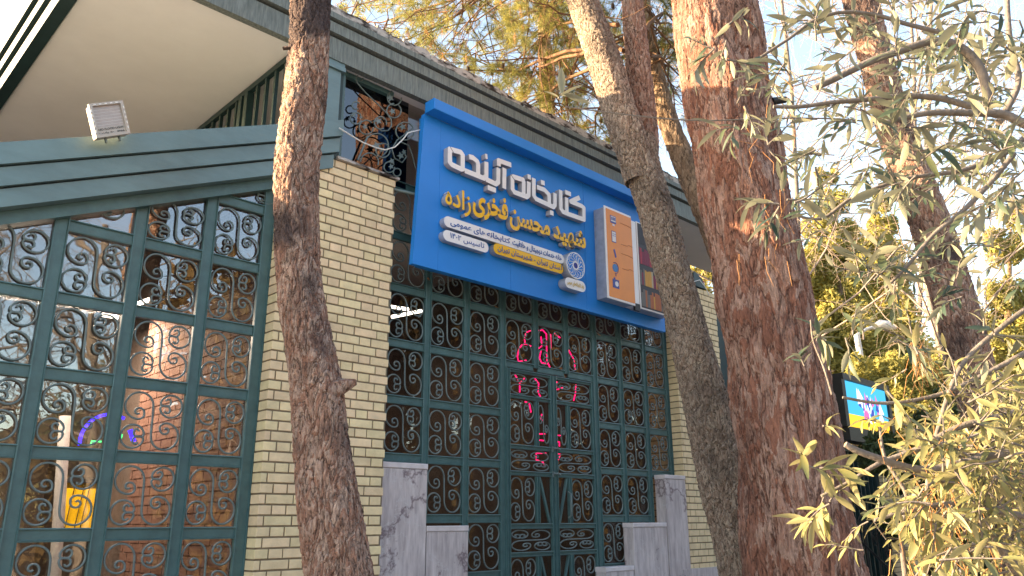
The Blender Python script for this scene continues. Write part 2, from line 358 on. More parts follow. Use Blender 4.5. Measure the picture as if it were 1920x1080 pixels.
# partition of brown brick between the rooms (seen through the left window)
pw = MB().box(2.462, 2.552, 5.12, 7.1, z(FL), rake_t(2.46)-.40).build('partition_wall', REDMORT, lib)
pb = MB(); zz = FL; r = 0
while zz < 2.36:
    yb = 5.12-(0 if r % 2 else .11)
    while yb < 7.1:
        a, b_ = max(yb, 5.12), min(yb+.205, 7.1)
        if b_-a > .02: pb.box(2.454, 2.461, a, b_, z(zz), z(min(zz+.062, 2.36)))
        yb += .215
    zz += .072; r += 1
o = pb.build('brick_courses', REDBRICK, pw); tag(o, kind='stuff')
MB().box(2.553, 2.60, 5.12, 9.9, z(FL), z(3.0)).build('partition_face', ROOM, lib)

# brick piers --------------------------------------------------------------
CH = .0676
def courses(zlo, zhi): 
    n = int(round((zhi-zlo)/CH)); return [(zhi-CH*(i+1)+.006, zhi-CH*i-.006, i) for i in range(n)]
def cells(i, x0, x1, off=0.0):              # Flemish bond: stretcher .19, header .092
    per = .302; st = x0-per*2+off+(0 if i % 2 else .151); out = []; xx = st
    while xx < x1:
        for L_ in (.19, .092):
            a, b_ = max(xx, x0), min(xx+L_, x1)
            if b_-a > .02: out.append((a, b_))
            xx += L_+.010
    return out
LP0, LP1 = 2.497, 3.463
pier = MB().box(LP0+.006, LP1-.006, YF+.007, 5.10, z(-1.6), z(2.685)).build('brick_pier', MORTAR, lib)
zt = 2.69; cache = {}; nb = 0; low = MB()
for (z0, z1, i) in courses(-1.2, zt):
    for (a, b_) in cells(i, LP0, LP1, .05):
        L_ = round(b_-a, 3)
        if z1 < -.22 or nb > 290 and False: low.cbox(a, b_, YF, 5.09, z(z0), z(z1)); continue
        if L_ not in cache:
            cache[L_] = MB().cbox(-L_/2, L_/2, 0, .22, -.0279, .0279, .0025).mesh('brick', BRICK)
        o = link('brick', cache[L_], pier); nb += 1
        o.location = ((a+b_)/2+random.uniform(-.001, .001), YF+random.uniform(-.0012, .0025), z((z0+z1)/2)); o.rotation_euler = (random.uniform(-.006, .006), random.uniform(-.006, .006), random.uniform(-.004, .004))
tag(low.build('lower_bricks', BRICKJ, pier), kind='stuff')
# sill flashing on top of the pier
MB().prism([(2.90, z(2.692)), (3.485, z(2.692)), (3.485, z(2.712)), (2.90, z(2.712))], 4.845, 5.02).build('sill', COPING, lib)
print('bricks', nb)
RP0, RP1 = 7.362, 8.30
pier2 = MB().box(RP0+.006, RP1, YF+.007, 5.30, z(-.466), z(2.685)).build('brick_pier', MORTAR, lib)
rb = MB()
for (z0, z1, i) in courses(-.46, 2.69):
    for (a, b_) in cells(i, RP0, RP1, .03):
        j = random.uniform(0, .003); rb.cbox(a, b_, YF+j, YF+.1+j, z(z0), z(z1), .0025)
    for (a, b_) in cells(i+1, YF+.103, 5.3, .0): rb.box(RP0, RP0+.09, a, b_, z(z0), z(z1))
o = rb.build('brick_courses', BRICKJ, pier2); tag(o, kind='stuff')
MB().box(7.2, 8.4, YF-.03, 5.0, 0, z(-.468)).build('stone_plinth', MARBLE, lib)
# wing to the right of the pier: lower roof, brick wall, grille strip
MB().box(7.45, 11.3, 5.3, 9.9, z(2.60), z(2.69)).build('wing_roof', BLACK, lib)
MB().box(9.1, 11.35, YF+.01, 5.2, 0, z(2.62)).build('wing_wall', MORTAR, lib)
wb = MB()
for (z0, z1, i) in courses(-.5, 2.6):
    for (a, b_) in cells(i, 9.1, 11.36, .03): wb.box(a, b_, YF, YF+.06, z(z0), z(z1))
tag(wb.build('wing_brick_courses', BRICKJ, lib), kind='stuff')

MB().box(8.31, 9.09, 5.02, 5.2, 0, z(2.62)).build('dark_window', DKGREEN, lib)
# ---- iron scrolls: unit curves in a cell, u right, v up
def loop(cx, cy, R, a0, a1, n, c2=None, R1=None, spin=0, n2=0, ease=1.5):
    pts = [(cx+R*cos(radians(a0+(a1-a0)*i/n)), cy+R*sin(radians(a0+(a1-a0)*i/n))) for i in range(n+1)]
    if c2:
        for i in range(1, n2+1):
            t = i/n2; a = radians(a1+spin*t); e = 1-(1-t)**ease
            r = R+(R1-R)*e; x = cx+(c2[0]-cx)*e; y = cy+(c2[1]-cy)*e
            pts.append((x+r*cos(a), y+r*sin(a)))
    return pts
def smooth(pts, k=2):
    for _ in range(k):
        q = [pts[0]]
        for i in range(1, len(pts)-1): q.append(((pts[i-1][0]+2*pts[i][0]+pts[i+1][0])/4, (pts[i-1][1]+2*pts[i][1]+pts[i+1][1])/4))
        q.append(pts[-1]); pts = q
    return pts
def curl(pts, cx, cy, R, a1, stages):
    x, y = cx, cy; r = R; a = a1
    for (tx, ty, tr, spin, n2) in stages:
        x0, y0, r0_, a0 = x, y, r, a
        for i in range(1, n2+1):
            t = i/n2; e = t*t*(3-2*t)*.5+t*.5; x = x0+(tx-x0)*e; y = y0+(ty-y0)*e; r = r0_+(tr-r0_)*e; a = a0+spin*t
            pts.append((x+r*cos(radians(a)), y+r*sin(radians(a))))
    return pts
up = curl(loop(.26, .74, .235, 0, 215, 20), .26, .74, .235, 215, [(.262, .625, .098, 130, 12), (.255, .640, .030, 330, 20)])
lo = [(1.0-a, 1-b) for a, b in up]
S_PTS = smooth(list(reversed(up))+[(.497, .62), (.5, .5), (.503, .38)]+lo, 2)
def cshape(cx, cy, R, flip):
    a = curl(loop(cx, cy, R, 0, 130, 12), cx, cy, R, 130, [(cx-.075, cy+.075, .085, 110, 10), (cx-.065, cy+.085, .024, 300, 18)])
    b_ = [(x_, 2*cy-y_) for x_, y_ in a]
    pts = smooth(list(reversed(a))+b_[1:], 1)
    return pts if not flip else [(1-x_, 1-y_) for x_, y_ in pts]
C_PTS = cshape(.79, .775, .195, False); D_PTS = cshape(.79, .775, .195, True)
def scroll_mesh(name, pts, wdt, hgt, r=.0066):
    b_ = MB(); P = [(u*wdt, 0, v*hgt) for u, v in pts]
    return b_.tube(P, r, 6).mesh(name, IRON)
sc_cache = {}
def scroll(kind, x0, x1, z0, z1, parent, y, rot=False, r=.0066):
    key = (kind, round(x1-x0, 3), round(z1-z0, 3), rot, r)
    if key not in sc_cache:
        pts = {'S': S_PTS, 'C': C_PTS, 'D': D_PTS}[kind]
        if rot: pts = [(1-v, u) for u, v in pts]
        sc_cache[key] = scroll_mesh({'S': 's_scroll', 'C': 'c_scroll', 'D': 'c_scroll'}[kind], pts, x1-x0, z1-z0, r)
    o = link('s_scroll' if kind == 'S' else 'c_scroll', sc_cache[key], parent); o.location = (x0, y, z0); return o
def cell(x0, x1, z0, z1, parent, y=YW+.004, rot=False):
    for k in 'SCD': scroll(k, x0, x1, z0, z1, parent, y, rot)
def vbar(xc, wd, z0, z1, parent, name='mullion', y=YW, m=GREEN):
    key = ('v', wd, round(z1-z0, 3), m.name)
    if key not in sc_cache:
        h = z1-z0; a = wd/2
        poly = [(-a, .018), (-a, -.012), (-a+.007, -.014), (-a+.009, 0), (a-.009, 0), (a-.007, -.014), (a, -.012), (a, .018)]
        b_ = MB(); n = 8; b_.add([(px, py, 0) for px, py in poly]+[(px, py, h) for px, py in poly], [tuple(range(n-1, -1, -1)), tuple(range(n, 2*n))]+[(i, (i+1) % n, (i+1) % n+n, i+n) for i in range(n)])
        sc_cache[key] = b_.mesh(name, m)
    o = link(name, sc_cache[key], parent); o.location = (xc, y, z0); return o
def hbar(x0, x1, zc, ht, parent, name='transom', y=YW, m=GREEN):
    key = ('h', ht, round(x1-x0, 3), m.name)
    if key not in sc_cache:
        a = ht/2; poly = [(.0175, -a), (-.011, -a), (-.013, -a+.007), (.001, -a+.009), (.001, a-.009), (-.013, a-.007), (-.011, a), (.0175, a)]
        sc_cache[key] = MB().prismx(list(reversed(poly)), 0, x1-x0).mesh(name, m)
    o = link(name, sc_cache[key], parent); o.location = (x0, y, zc); return o

# ---- left window -----------------------------------------------------------
win = MB().box(-1.6, 2.41, 5.024, 5.030, z(-1.2), z(-1.19)).build('window_grille', GREEN, lib)
tag(win, 'large raked window grille left of the brick pier')
VX = [-.62, -.174, .268, .711, 1.1535, 1.596, 2.040]; bw = .078
sl0, sl1 = 1.169, 1.834
def slope(x): return z(1.834+.4443*(x-1.169))-.0     # lower edge of the sloping head
def sfit(x): return slope(x)-.004
for vx in VX: vbar(vx, bw, z(-1.2), slope(vx-bw/2)+.02, win)
vbar(2.455, .084, z(-1.2), slope(2.42)+.03, win, 'jamb')
b_ = MB(); b_.prism([(-1.6, slope(-1.6)+.002), (2.50, slope(2.50)+.002), (2.50, slope(2.50)+.09), (-1.6, slope(-1.6)+.09)], 4.982, 5.017); b_.build('sloping_head', GREEN, win)
RZ = [2.612-.0, 2.166, 1.724, 1.276, .831, .389, -.051, -.492, -.93]; bh = .074
edges = [(-1.6, VX[0]-bw/2)]+[(VX[i]+bw/2, VX[i+1]-bw/2) for i in range(6)]+[(VX[6]+bw/2, 2.413)]
gl = MB().prism([(-1.6, z(-1.2)), (2.45, z(-1.2)), (2.45, slope(2.45)+.02), (-1.6, slope(-1.6)+.02)], 5.020, 5.023).build('glass_pane', GLASS, win)
for (x0, x1) in edges:
    for rz in RZ:
        if z(rz)+bh/2 < slope(x0): hbar(x0, x1, z(rz), bh, win)
    for j in range(len(RZ)-1):
        top, bot = z(RZ[j])-bh/2, z(RZ[j+1])+bh/2
        lim = min(top, slope(x0))
        if x1 < .6: continue
        if lim-bot > .28: cell(x0+.004, x1-.004, bot+.004, min(top, lim+.02)-.006, win)
        elif slope((x0+x1)/2)-bot > .06 and x0 > 1.0:
            hh = slope((x0+x1)/2)-bot
            o = scroll('C', x0-.06, x0-.06+.36, bot-.10 if hh > .1 else bot-.2, bot-.10+.30, win, YW+.005)
            if x0 > 2: o.location.x = x0+.06; o.location.z = bot-.155; o.rotation_euler = (0, 0, 0)

# ---- entrance grille --------------------------------------------------------
ent = MB().box(3.47, 7.36, 5.024, 5.030, z(-1.3), z(-1.29)).build('entrance_grille', GREEN, lib)
tag(ent, 'tall entrance grille between the two brick piers')
EX = [3.505, 3.932, 4.361, 4.793, 5.222, 5.650, 6.078, 6.492, 6.92, 7.325]; ew = .066
EZ = [2.73, 2.28, 1.832, 1.376, .927, .484, .0335, -.41, -.90]; eh = .068
zbot = {0: EZ[5], 1: EZ[6], 2: EZ[8], 6: EZ[7], 7: EZ[6], 8: EZ[5]}
for i, ex in enumerate(EX):
    lo_ = {0: .47, 1: .03, 2: -1.25, 3: -1.25, 4: 1.41, 5: 1.41, 6: -1.25, 7: -.42, 8: .02, 9: .48}[i]
    vbar(ex, ew if i not in (3, 6) else .07, z(lo_)-.03, z(3.54 if i else 2.70), ent)
for i in range(9):
    x0, x1 = EX[i]+ew/2+(.002 if i in (3, 6) else 0), EX[i+1]-ew/2-(.002 if i+1 in (3, 6) else 0)
    for j, rz in enumerate(EZ):
        if i in (3, 4, 5) and j > 3: continue
        if i in zbot and rz < zbot[i]-.001: continue
        hbar(x0, x1, z(rz), eh, ent)
    for j in range(1, 8):
        if i in (3, 4, 5) and j > 2: continue
        if i in zbot and EZ[j+1] < zbot[i]-.001: continue
        cell(x0+.002, x1-.002, z(EZ[j+1])+eh/2+.003, z(EZ[j])-eh/2-.003, ent)
cell(EX[0]+ew/2, EX[1]-ew/2, z(EZ[1])+eh/2, z(EZ[0])-eh/2, ent)
MB().box(3.40, 7.36, 5.020, 5.023, z(-1.3), z(2.72)).box(3.67, 7.36, 5.020, 5.023, z(2.722), z(3.54)).build('glass_pane', GLASSE, ent)
# door leaves
def leaf(x0, x1, left):
    d = MB().box(x0, x1, 5.024, 5.030, z(-1.24), z(-1.235)).build('door', GREEN, lib)
    tag(d, 'left leaf of the iron entrance door' if left else 'right leaf of the iron entrance door')
    st = .042; yd = YW-.006
    vbar(x0+st/2, st, z(-1.25), z(1.335), d, 'stile', yd); vbar(x1-st/2, st, z(-1.25), z(1.335), d, 'stile', yd)
    a, b2 = x0+st, x1-st
    for zc, hh in ((1.318, .03), (1.088, .036), (.643, .040), (.416, .040), (-.030, .046), (-.262, .04), (-.70, .04)):
        hbar(a, b2, z(zc), hh, d, 'rail', yd)
    zones = [(1.104, 1.302), (.664, 1.068), (.438, .622), (-.005, .394), (-.24, -.055), (-.68, -.284)]
    for k, (q0, q1) in enumerate(zones):
        if k in (0, 2, 4):
            cell(a+.01, b2-.01, z(q0)+.006, z(q1)-.006, d, yd+.008, rot=True)
        else:
            xm = a+.345 if left else b2-.345
            vbar(xm, .04, z(q0)+.0, z(q1), d, 'stile', yd)
            wide = (a+.004, xm-.024) if left else (xm+.024, b2-.004); nar = (xm+.02, b2) if left else (a, xm-.02)
            cell(wide[0], wide[1], z(q0)+.006, z(q1)-.006, d, yd+.01)
            if k == 1: scroll('S', nar[0], nar[1], z(q0)+.02, z(q1)-.02, d, yd+.01)
            else:
                t0, t1 = (nar[0]+.012, nar[1]-.02) if left else (nar[1]-.012, nar[0]+.02)
                b3 = MB()
                for (xa, xb) in ((t0, t1),):
                    b3.add([(xa-.012, yd, z(q1)), (xa+.012, yd, z(q1)), (xb+.012, yd, z(q0)), (xb-.012, yd, z(q0)), (xa-.012, yd+.02, z(q1)), (xa+.012, yd+.02, z(q1)), (xb+.012, yd+.02, z(q0)), (xb-.012, yd+.02, z(q0))], [(3, 2, 1, 0), (4, 5, 6, 7), (0, 4, 7, 3), (1, 2, 6, 5)])
                b3.build('diagonal_bar', GREEN, d)
    if left:
        for zc in (.643, .416):
            MB().tube([(x1-.03, yd-.02, z(zc)+.01), (x1+.02, yd-.035, z(zc)+.012), (x1+.055, yd-.03, z(zc))], .009, 8).box(x1-.04, x1-.02, yd-.02, yd, z(zc)-.02, z(zc)+.03).build('latch', IRON, d)
    else:
        MB().tube([(x0+.165, yd-.015, z(.27)), (x0+.165, yd-.05, z(.25)), (x0+.165, yd-.05, z(.06)), (x0+.165, yd-.015, z(.04))], .008, 8).build('handle', IRON, d)
leaf(4.832, 5.440, True); leaf(5.444, 6.040, False)
# upper window over the pier with ornate scrolls
uw = MB().box(2.958, 2.985, 4.945, 5.02, z(2.715), z(3.54)).box(2.985, 3.468, 4.955, 5.02, z(3.50), z(3.54)).build('upper_window', GREEN, lib)
tag(uw, 'dark ornate window above the brick pier')
MB().box(2.98, 3.66, 5.0, 5.003, z(2.71), z(3.53)).build('glass_pane', GLASSU, uw)
def orn(px_pts, r=.006, name='ornament', yp=4.955):
    P = [at(600+a/4.154, 80+b2/4.154, yp) for a, b2 in px_pts]
    MB().tube(P, r, 6).build(name, IRON, uw)
def circ(cx, cy, r, a0=0, a1=360, n=18, k=1.0): return [(cx+r*k*cos(radians(a0+(a1-a0)*i/n)), cy+r*sin(radians(a0+(a1-a0)*i/n))) for i in range(n+1)]
orn([(318, 300), (330, 290), (338, 270), (320, 252), (295, 250), (280, 275), (290, 315), (350, 385), (450, 480), (520, 550), (555, 600), (556, 650), (530, 685), (480, 688), (440, 660), (415, 610)])
orn(circ(580, 430, 58, 0, 330, k=.95)); orn(circ(575, 530, 56, -60, 270)); orn(circ(280, 590, 45, 20, 330)); orn(circ(360, 660, 55, 0, 320)); orn(circ(470, 625, 48, 60, 380))
orn([(350, 770)]+circ(440, 800, 92, 200, 420)[2:]); orn(circ(660, 690, 70, 0, 340)+[(600, 760), (560, 830), (580, 900), (640, 935), (672, 890), (650, 850)])
orn(circ(490, 840, 55, 0, 330)); orn(circ(385, 930, 70, 180, 380)); orn(circ(600, 1010, 30)); orn(circ(540, 970, 42, 0, 330)); orn(circ(280, 490, 30, 60, 330))
orn([(620, 770), (690, 800), (720, 880), (745, 980)]); orn([(295, 915), (330, 830), (372, 730)], .009)
def leafy(cx, cy, s):
    pts = []
    for i in range(10):
        a = i*36; r = s*(1 if i % 2 else .45); pts.append((cx+r*cos(radians(a)), cy+r*sin(radians(a))))
    P = [at(600+a/4.154, 80+b2/4.154, 4.95) for a, b2 in pts]; Q = [p_+Vector((0, .006, 0)) for p_ in P]
    MB().add(P+Q, [tuple(range(9, -1, -1)), tuple(range(10, 20))]+[(i, (i+1) % 10, (i+1) % 10+10, i+10) for i in range(10)]).build('iron_leaf', IRON, uw)
for c in ((550, 430, 30), (565, 535, 28), (262, 560, 22), (350, 655, 24), (455, 610, 32), (645, 655, 30), (680, 705, 24), (630, 880, 32), (655, 850, 22), (440, 800, 34), (480, 835, 22), (560, 920, 24), (555, 965, 24), (320, 580, 16)): leafy(*c)

# marble cheek blocks beside the doors ------------------------------------------
def block(x0, x1, zt_, y0=4.905, y1=5.3):
    m_ = MB().box(x0+.004, x1-.004, y0, y1 if y1 < 5 else 4.985, z(-1.6), z(zt_)-.045).build('marble_block', MARBLE, lib)
    MB().cbox(x0, x1, y0-.008, 4.988, z(zt_)-.043, z(zt_), .006).build('cap', MCAP, m_)
block(3.466, 3.897, .44); block(3.90, 4.325, -.02, 4.907)
block(6.98, 7.36, .47, 4.86); block(6.41, 6.975, -.008, 4.865); block(5.97, 6.405, -.40, 4.868)
for (x0, x1, zt_) in ((4.0, 6.4, -1.22), (3.7, 6.7, -1.38)): MB().box(x0, x1, 4.45 if zt_ > -1.3 else 4.1, 4.90, 0, z(zt_)).build('entrance_step', MCAP, lib)
# upper right: white post and green posts under the canopy
MB().box(7.40, 7.45, 4.9, 4.96, z(2.70), z(3.54)).build('window_post', GREEN, lib)
MB().box(7.64, 7.66, 4.93, 4.95, z(2.70), z(3.54)).build('window_post', BLACK, lib)

# second entrance further along -------------------------------------------------
g2 = thing('side_entrance', 'dark green gated side doorway beyond the big pine, with narrow brick pier', 'doorway', (12.3, 4.9, 0))
MB().box(11.40, 11.47, 4.86, 4.95, 0, z(1.06)).box(12.50, 12.58, 4.86, 4.95, 0, z(1.06)).box(11.472, 12.498, 4.87, 4.95, z(.97), z(1.06)).build('door_frame', DKGREEN, g2)
dd = MB().box(11.50, 12.46, 4.91, 4.94, z(-.10), z(-.02)).box(11.50, 12.46, 4.91, 4.94, z(.30), z(.36)).build('gate', DKGREEN, g2)
for k in range(7): MB().box(11.52+k*.152, 11.55+k*.152, 4.90, 4.945, .3, z(.965)).build('gate_bar', DKGREEN, dd)
MB().box(11.47, 12.5, 5.0, 5.005, .3, z(.97)).build('glass_pane', GLASSE, g2)
bp2 = MB().box(12.59, 13.84, 4.80, 5.2, 0, z(1.16)).build('brick_pier', MORTAR, g2); b_ = MB()
for (z0, z1, i) in courses(-.9, 1.16):
    for (a, b2) in cells(i, 12.585, 13.845): b_.box(a, b2, 4.79, 4.85, z(z0), z(z1))
tag(b_.build('brick_courses', BRICKJ, bp2), kind='stuff')
MB().box(11.3, 14.4, 4.3, 4.78, 0, z(-.95)).build('stone_landing', MCAP, g2)
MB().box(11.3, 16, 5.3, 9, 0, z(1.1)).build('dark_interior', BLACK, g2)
# display board above it
db = thing('display_board', 'bright blue and yellow display board in dark frame behind olive leaves', 'display board', (12.4, 4.7, z(1.6)))
MB().box(11.42, 13.15, 4.72, 4.95, z(1.985), z(2.08)).box(11.42, 13.15, 4.72, 4.95, z(1.10), z(1.30)).box(11.36, 11.47, 4.722, 4.95, z(1.302), z(1.983)).box(13.05, 13.15, 4.722, 4.95, z(1.302), z(1.983)).box(11.44, 13.1, 4.9, 4.94, z(1.15), z(2.05)).build('frame', BLACK, db)
scm = [emis('screen_blue', (.03, .33, .62), .36), emis('screen_yellow', (.80, .46, .06), .36), emis('screen_white', (.6, .7, .9), .4), emis('screen_pink', (.5, .12, .35), .35), emis('screen_navy', (.05, .08, .4), .3)]
b_ = MB().box(11.47, 13.05, 4.76, 4.80, z(1.50), z(1.985), 0).box(11.47, 13.05, 4.76, 4.80, z(1.30), z(1.498), 1)
for k in range(34):
    px = 12.1+random.uniform(-.2, .6); pz = 1.42+random.uniform(0, .35)
    b_.add([(px, 4.757-.0003*k, z(pz)), (px+random.uniform(.05, .22), 4.757-.0003*k, z(pz+random.uniform(-.05, .05))), (px+random.uniform(0, .12), 4.757-.0003*k, z(pz+random.uniform(.05, .22)))], [(0, 1, 2)], random.choice((2, 3, 4, 2)))
b_.build('screen', scm, db)
# stair railing
rl = thing('stair_railing', 'black iron stair railing with curled ends beside the side doorway', 'railing', (12.4, 4.2, 0))
pa = at(1612, 850, 4.3); pb_ = at(1700, 1010, 4.3)
A = at(1590, 930, 4.35); B = at(1690, 1030, 4.2)
MB().tube([A, A.lerp(B, .5), B, B+Vector((.25, 0, -.02))], .02, 8).build('handrail', BLACK, rl)
MB().tube([A-Vector((0, 0, .45)), B-Vector((0, 0, .45))], .014, 6).build('lower_rail', BLACK, rl)
for t in (0, .25, .5, .75, 1):
    q = A.lerp(B, t); MB().tube([q, Vector((q.x, q.y, .2))], .018 if t in (0, 1) else .011, 6).build('post', BLACK, rl)
for t in (.2, .45, .7):
    q = A.lerp(B, t)-Vector((0, 0, .22)); MB().tube([(q.x+.12*(1-i/40)*cos(i*.38), q.y, q.z+.12*(1-i/40)*sin(i*.38)) for i in range(36)], .008, 5).build('curl', BLACK, rl)
# ================================================================== THE SIGN
sg = thing('library_sign', 'large blue library sign with raised white and yellow Persian lettering over the entrance', 'sign', (5.2, 4.75, z(2.7)))
SX0, SX1, SZ0, SZ1 = 3.548, 6.965, 1.957, 3.304; YS = 4.72
b_ = MB()
joints = [SX0, 3.80, 4.63, 5.66, SX1]
b_.prism([(SX0, z(SZ0)), (3.7988, z(SZ0)), (3.7988, z(SZ1)), (SX0+.076, z(SZ1))], YS, YS+.045)
for i in range(1, 4): b_.cbox(joints[i]+.0012, joints[i+1]-.0012, YS, YS+.045, z(SZ0), z(SZ1), .002)
b_.build('panel', BLUE, sg)
MB().box(SX0+.09, SX1-.01, YS+.046, YS+.09, z(SZ0)+.01, z(SZ1)-.01).build('back_frame', BLUE2, sg)
MB().cbox(3.626, 7.0, 4.597, YS-.001, z(3.305), z(3.405), .004).build('hood', BLUE, sg)
for xx in (3.5, 3.52): pass
MB().tube([(3.46, 4.9, z(2.62)), (3.62, 4.82, z(2.60))], .014, 6).build('bracket', IRON, sg)
# --- outlines of stroked letters by a distance field
def contours(segs, holes, w_, hw, step=.0035, pad=.06):
    P = np.array([p_ for s_ in segs for p_ in s_]); lo_ = P.min(0)-pad; hi_ = P.max(0)+pad
    nx, ny = int((hi_[0]-lo_[0])/step)+2, int((hi_[1]-lo_[1])/step)+2
    X, Y = np.meshgrid(lo_[0]+np.arange(nx)*step, lo_[1]+np.arange(ny)*step, indexing='ij')
    def box(a, b2, hwid, ext=0):
        a = np.array(a); b2 = np.array(b2); d = b2-a; L_ = np.hypot(*d); t = d/L_; cx_, cy_ = (a+b2)/2
        u = (X-cx_)*t[0]+(Y-cy_)*t[1]; v = -(X-cx_)*t[1]+(Y-cy_)*t[0]
        return np.maximum(np.abs(u)-L_/2-ext, np.abs(v)-hwid)
    D = np.full(X.shape, 9.)
    for s_ in segs:
        for i in range(len(s_)-1):
            D = np.minimum(D, box(s_[i], s_[i+1], w_/2))
            if i > 0: D = np.minimum(D, np.hypot(X-s_[i][0], Y-s_[i][1])-w_/2)
        if len(s_) > 2 and np.hypot(s_[0][0]-s_[-1][0], s_[0][1]-s_[-1][1]) < 1e-6: D = np.minimum(D, np.hypot(X-s_[0][0], Y-s_[0][1])-w_/2)
    for h_ in holes:
        D = np.maximum(D, -box(h_[0], h_[1], hw))
    seg = {}
    def ip(i, j, k, l):
        a, b2 = D[i, j], D[k, l]; t = a/(a-b2); return (X[i, j]+(X[k, l]-X[i, j])*t, Y[i, j]+(Y[k, l]-Y[i, j])*t)
    ins = D < 0; nxt = {}; pos = {}
    I, J = np.nonzero((ins[:-1, :-1] != ins[1:, :-1]) | (ins[:-1, :-1] != ins[:-1, 1:]) | (ins[:-1, :-1] != ins[1:, 1:]) | (ins[1:, :-1] != ins[1:, 1:]))
    for i, j in zip(I.tolist(), J.tolist()):
        c = [(i, j), (i+1, j), (i+1, j+1), (i, j+1)]; ent_, ex_ = [], []
        for k in range(4):
            a, b2 = c[k], c[(k+1) % 4]
            if ins[a] != ins[b2]:
                key = (min(a, b2), max(a, b2))
                if key not in pos: pos[key] = ip(*key[0], *key[1])
                (ex_ if ins[a] else ent_).append(key)
        for a, b2 in zip(ex_, ent_): nxt[a] = b2
    loops = []
    while nxt:
        k0 = next(iter(nxt)); k = k0; lp = []
        while k in nxt: lp.append(pos[k]); k = nxt.pop(k)
        if len(lp) > 8:
            q = lp                                   # drop points on straight runs
            out = []
            for i in range(len(q)):
                a, b2, c = q[i-1] if not out else out[-1], q[i], q[(i+1) % len(q)]
                cr = abs((b2[0]-a[0])*(c[1]-b2[1])-(b2[1]-a[1])*(c[0]-b2[0]))
                if cr > 2e-7 or math.dist(a, b2) > .03: out.append(b2)
            loops.append(out)
    return loops
def curve_parts(loops, name, parent, yfront, depth, mats, bevel=.0015):
    cu = bpy.data.curves.new('tmp', 'CURVE'); cu.dimensions = '2D'; cu.fill_mode = 'BOTH'; cu.extrude = depth/2
    for lp in loops:
        s_ = cu.splines.new('POLY'); s_.points.add(len(lp)-1)
        for i, (a, b2) in enumerate(lp): s_.points[i].co = (a, b2, 0, 1)
        s_.use_cyclic_u = True
    ob = bpy.data.objects.new('tmp', cu); C.objects.link(ob); me = bpy.data.meshes.new_from_object(ob); bpy.data.objects.remove(ob)
    return flat_islands(me, name, parent, yfront, depth, mats, split=True)
def flat_islands(me, name, parent, yfront, depth, mats, split=False, jitter=0, xf=None, seen={}):
    bm = bmesh.new(); bm.from_mesh(me); bmesh.ops.remove_doubles(bm, verts=bm.verts, dist=1e-5); bm.verts.ensure_lookup_table()
    isl = [-1]*len(bm.verts); k = 0
    for v in bm.verts:
        if isl[v.index] >= 0: continue
        st = [v]; isl[v.index] = k
        while st:
            q = st.pop()
            for e in q.link_edges:
                o_ = e.other_vert(q)
                if isl[o_.index] < 0: isl[o_.index] = k; st.append(o_)
        k += 1
    groups = {}
    bm.faces.ensure_lookup_table(); bm.normal_update()
    for f in bm.faces: groups.setdefault(isl[f.verts[0].index] if split else 0, []).append(f)
    res = []
    for gi, fs in groups.items():
        vid = {}; vs = []; ff = []; mi = []
        for f in fs:
            idx = []
            for v in f.verts:
                if v.index not in vid:
                    vid[v.index] = len(vs); x_, y_ = (v.co.x, v.co.y) if xf is None else xf(v.co.x, v.co.y)
                    vs.append((x_, yfront+depth/2-v.co.z-jitter*isl[v.index], y_))
                idx.append(vid[v.index])
            ff.append(idx); mi.append(0 if abs(f.normal.z) > .5 else 1)
        m_ = bpy.data.meshes.new(name); m_.from_pydata(vs, [], ff); m_.polygons.foreach_set('material_index', mi); m_.update()
        for q in mats: m_.materials.append(q)
        res.append(link(name, m_, parent))
    bm.free(); return res
YL = 4.66
def tz(p_): q = at(800+p_[0]/6, 250+p_[1]/6, YL); return (q.x, q.z)
T = [[(262, 178), (385, 212), (407, 245), (405, 398), (385, 400), (285, 352), (262, 325), (262, 178)],
     [(478, 262), (520, 272), (570, 315), (580, 350), (580, 470)], [(428, 418), (645, 505), (672, 480), (672, 318)], [(660, 256), (684, 262)],
     [(668, 515), (778, 570), (806, 548), (808, 388)], [(812, 368), (812, 306), (952, 356)], [(876, 390), (874, 622)], [(687, 607), (780, 643)],
     [(966, 485), (1085, 522), (1092, 545), (1092, 700)], [(966, 470), (966, 625), (990, 662), (1125, 714), (1148, 695), (1150, 545)], [(1136, 484), (1172, 496)],
     [(1207, 505), (1207, 700), (1232, 738), (1425, 828), (1444, 805), (1444, 672)], [(1242, 603), (1325, 635), (1378, 690), (1381, 795)], [(1286, 548), (1328, 562)], [(1388, 888), (1428, 903)],
     [(1508, 638), (1512, 845), (1535, 882), (1580, 902), (1770, 970), (1770, 838), (1745, 818), (1622, 768), (1722, 722)], [(1576, 722), (1578, 890)], [(1560, 660), (1624, 686)]]
HO = [[(258, 140), (305, 222)], [(592, 298), (700, 322)], [(940, 455), (1000, 540)], [(760, 368), (845, 388)]]
loops = contours([[tz(p_) for p_ in s_] for s_ in T], [[tz(p_) for p_ in h_] for h_ in HO], .047, .004)
curve_parts(loops, 'white_letter', sg, YL, .055, [WHITE, LSIDE])
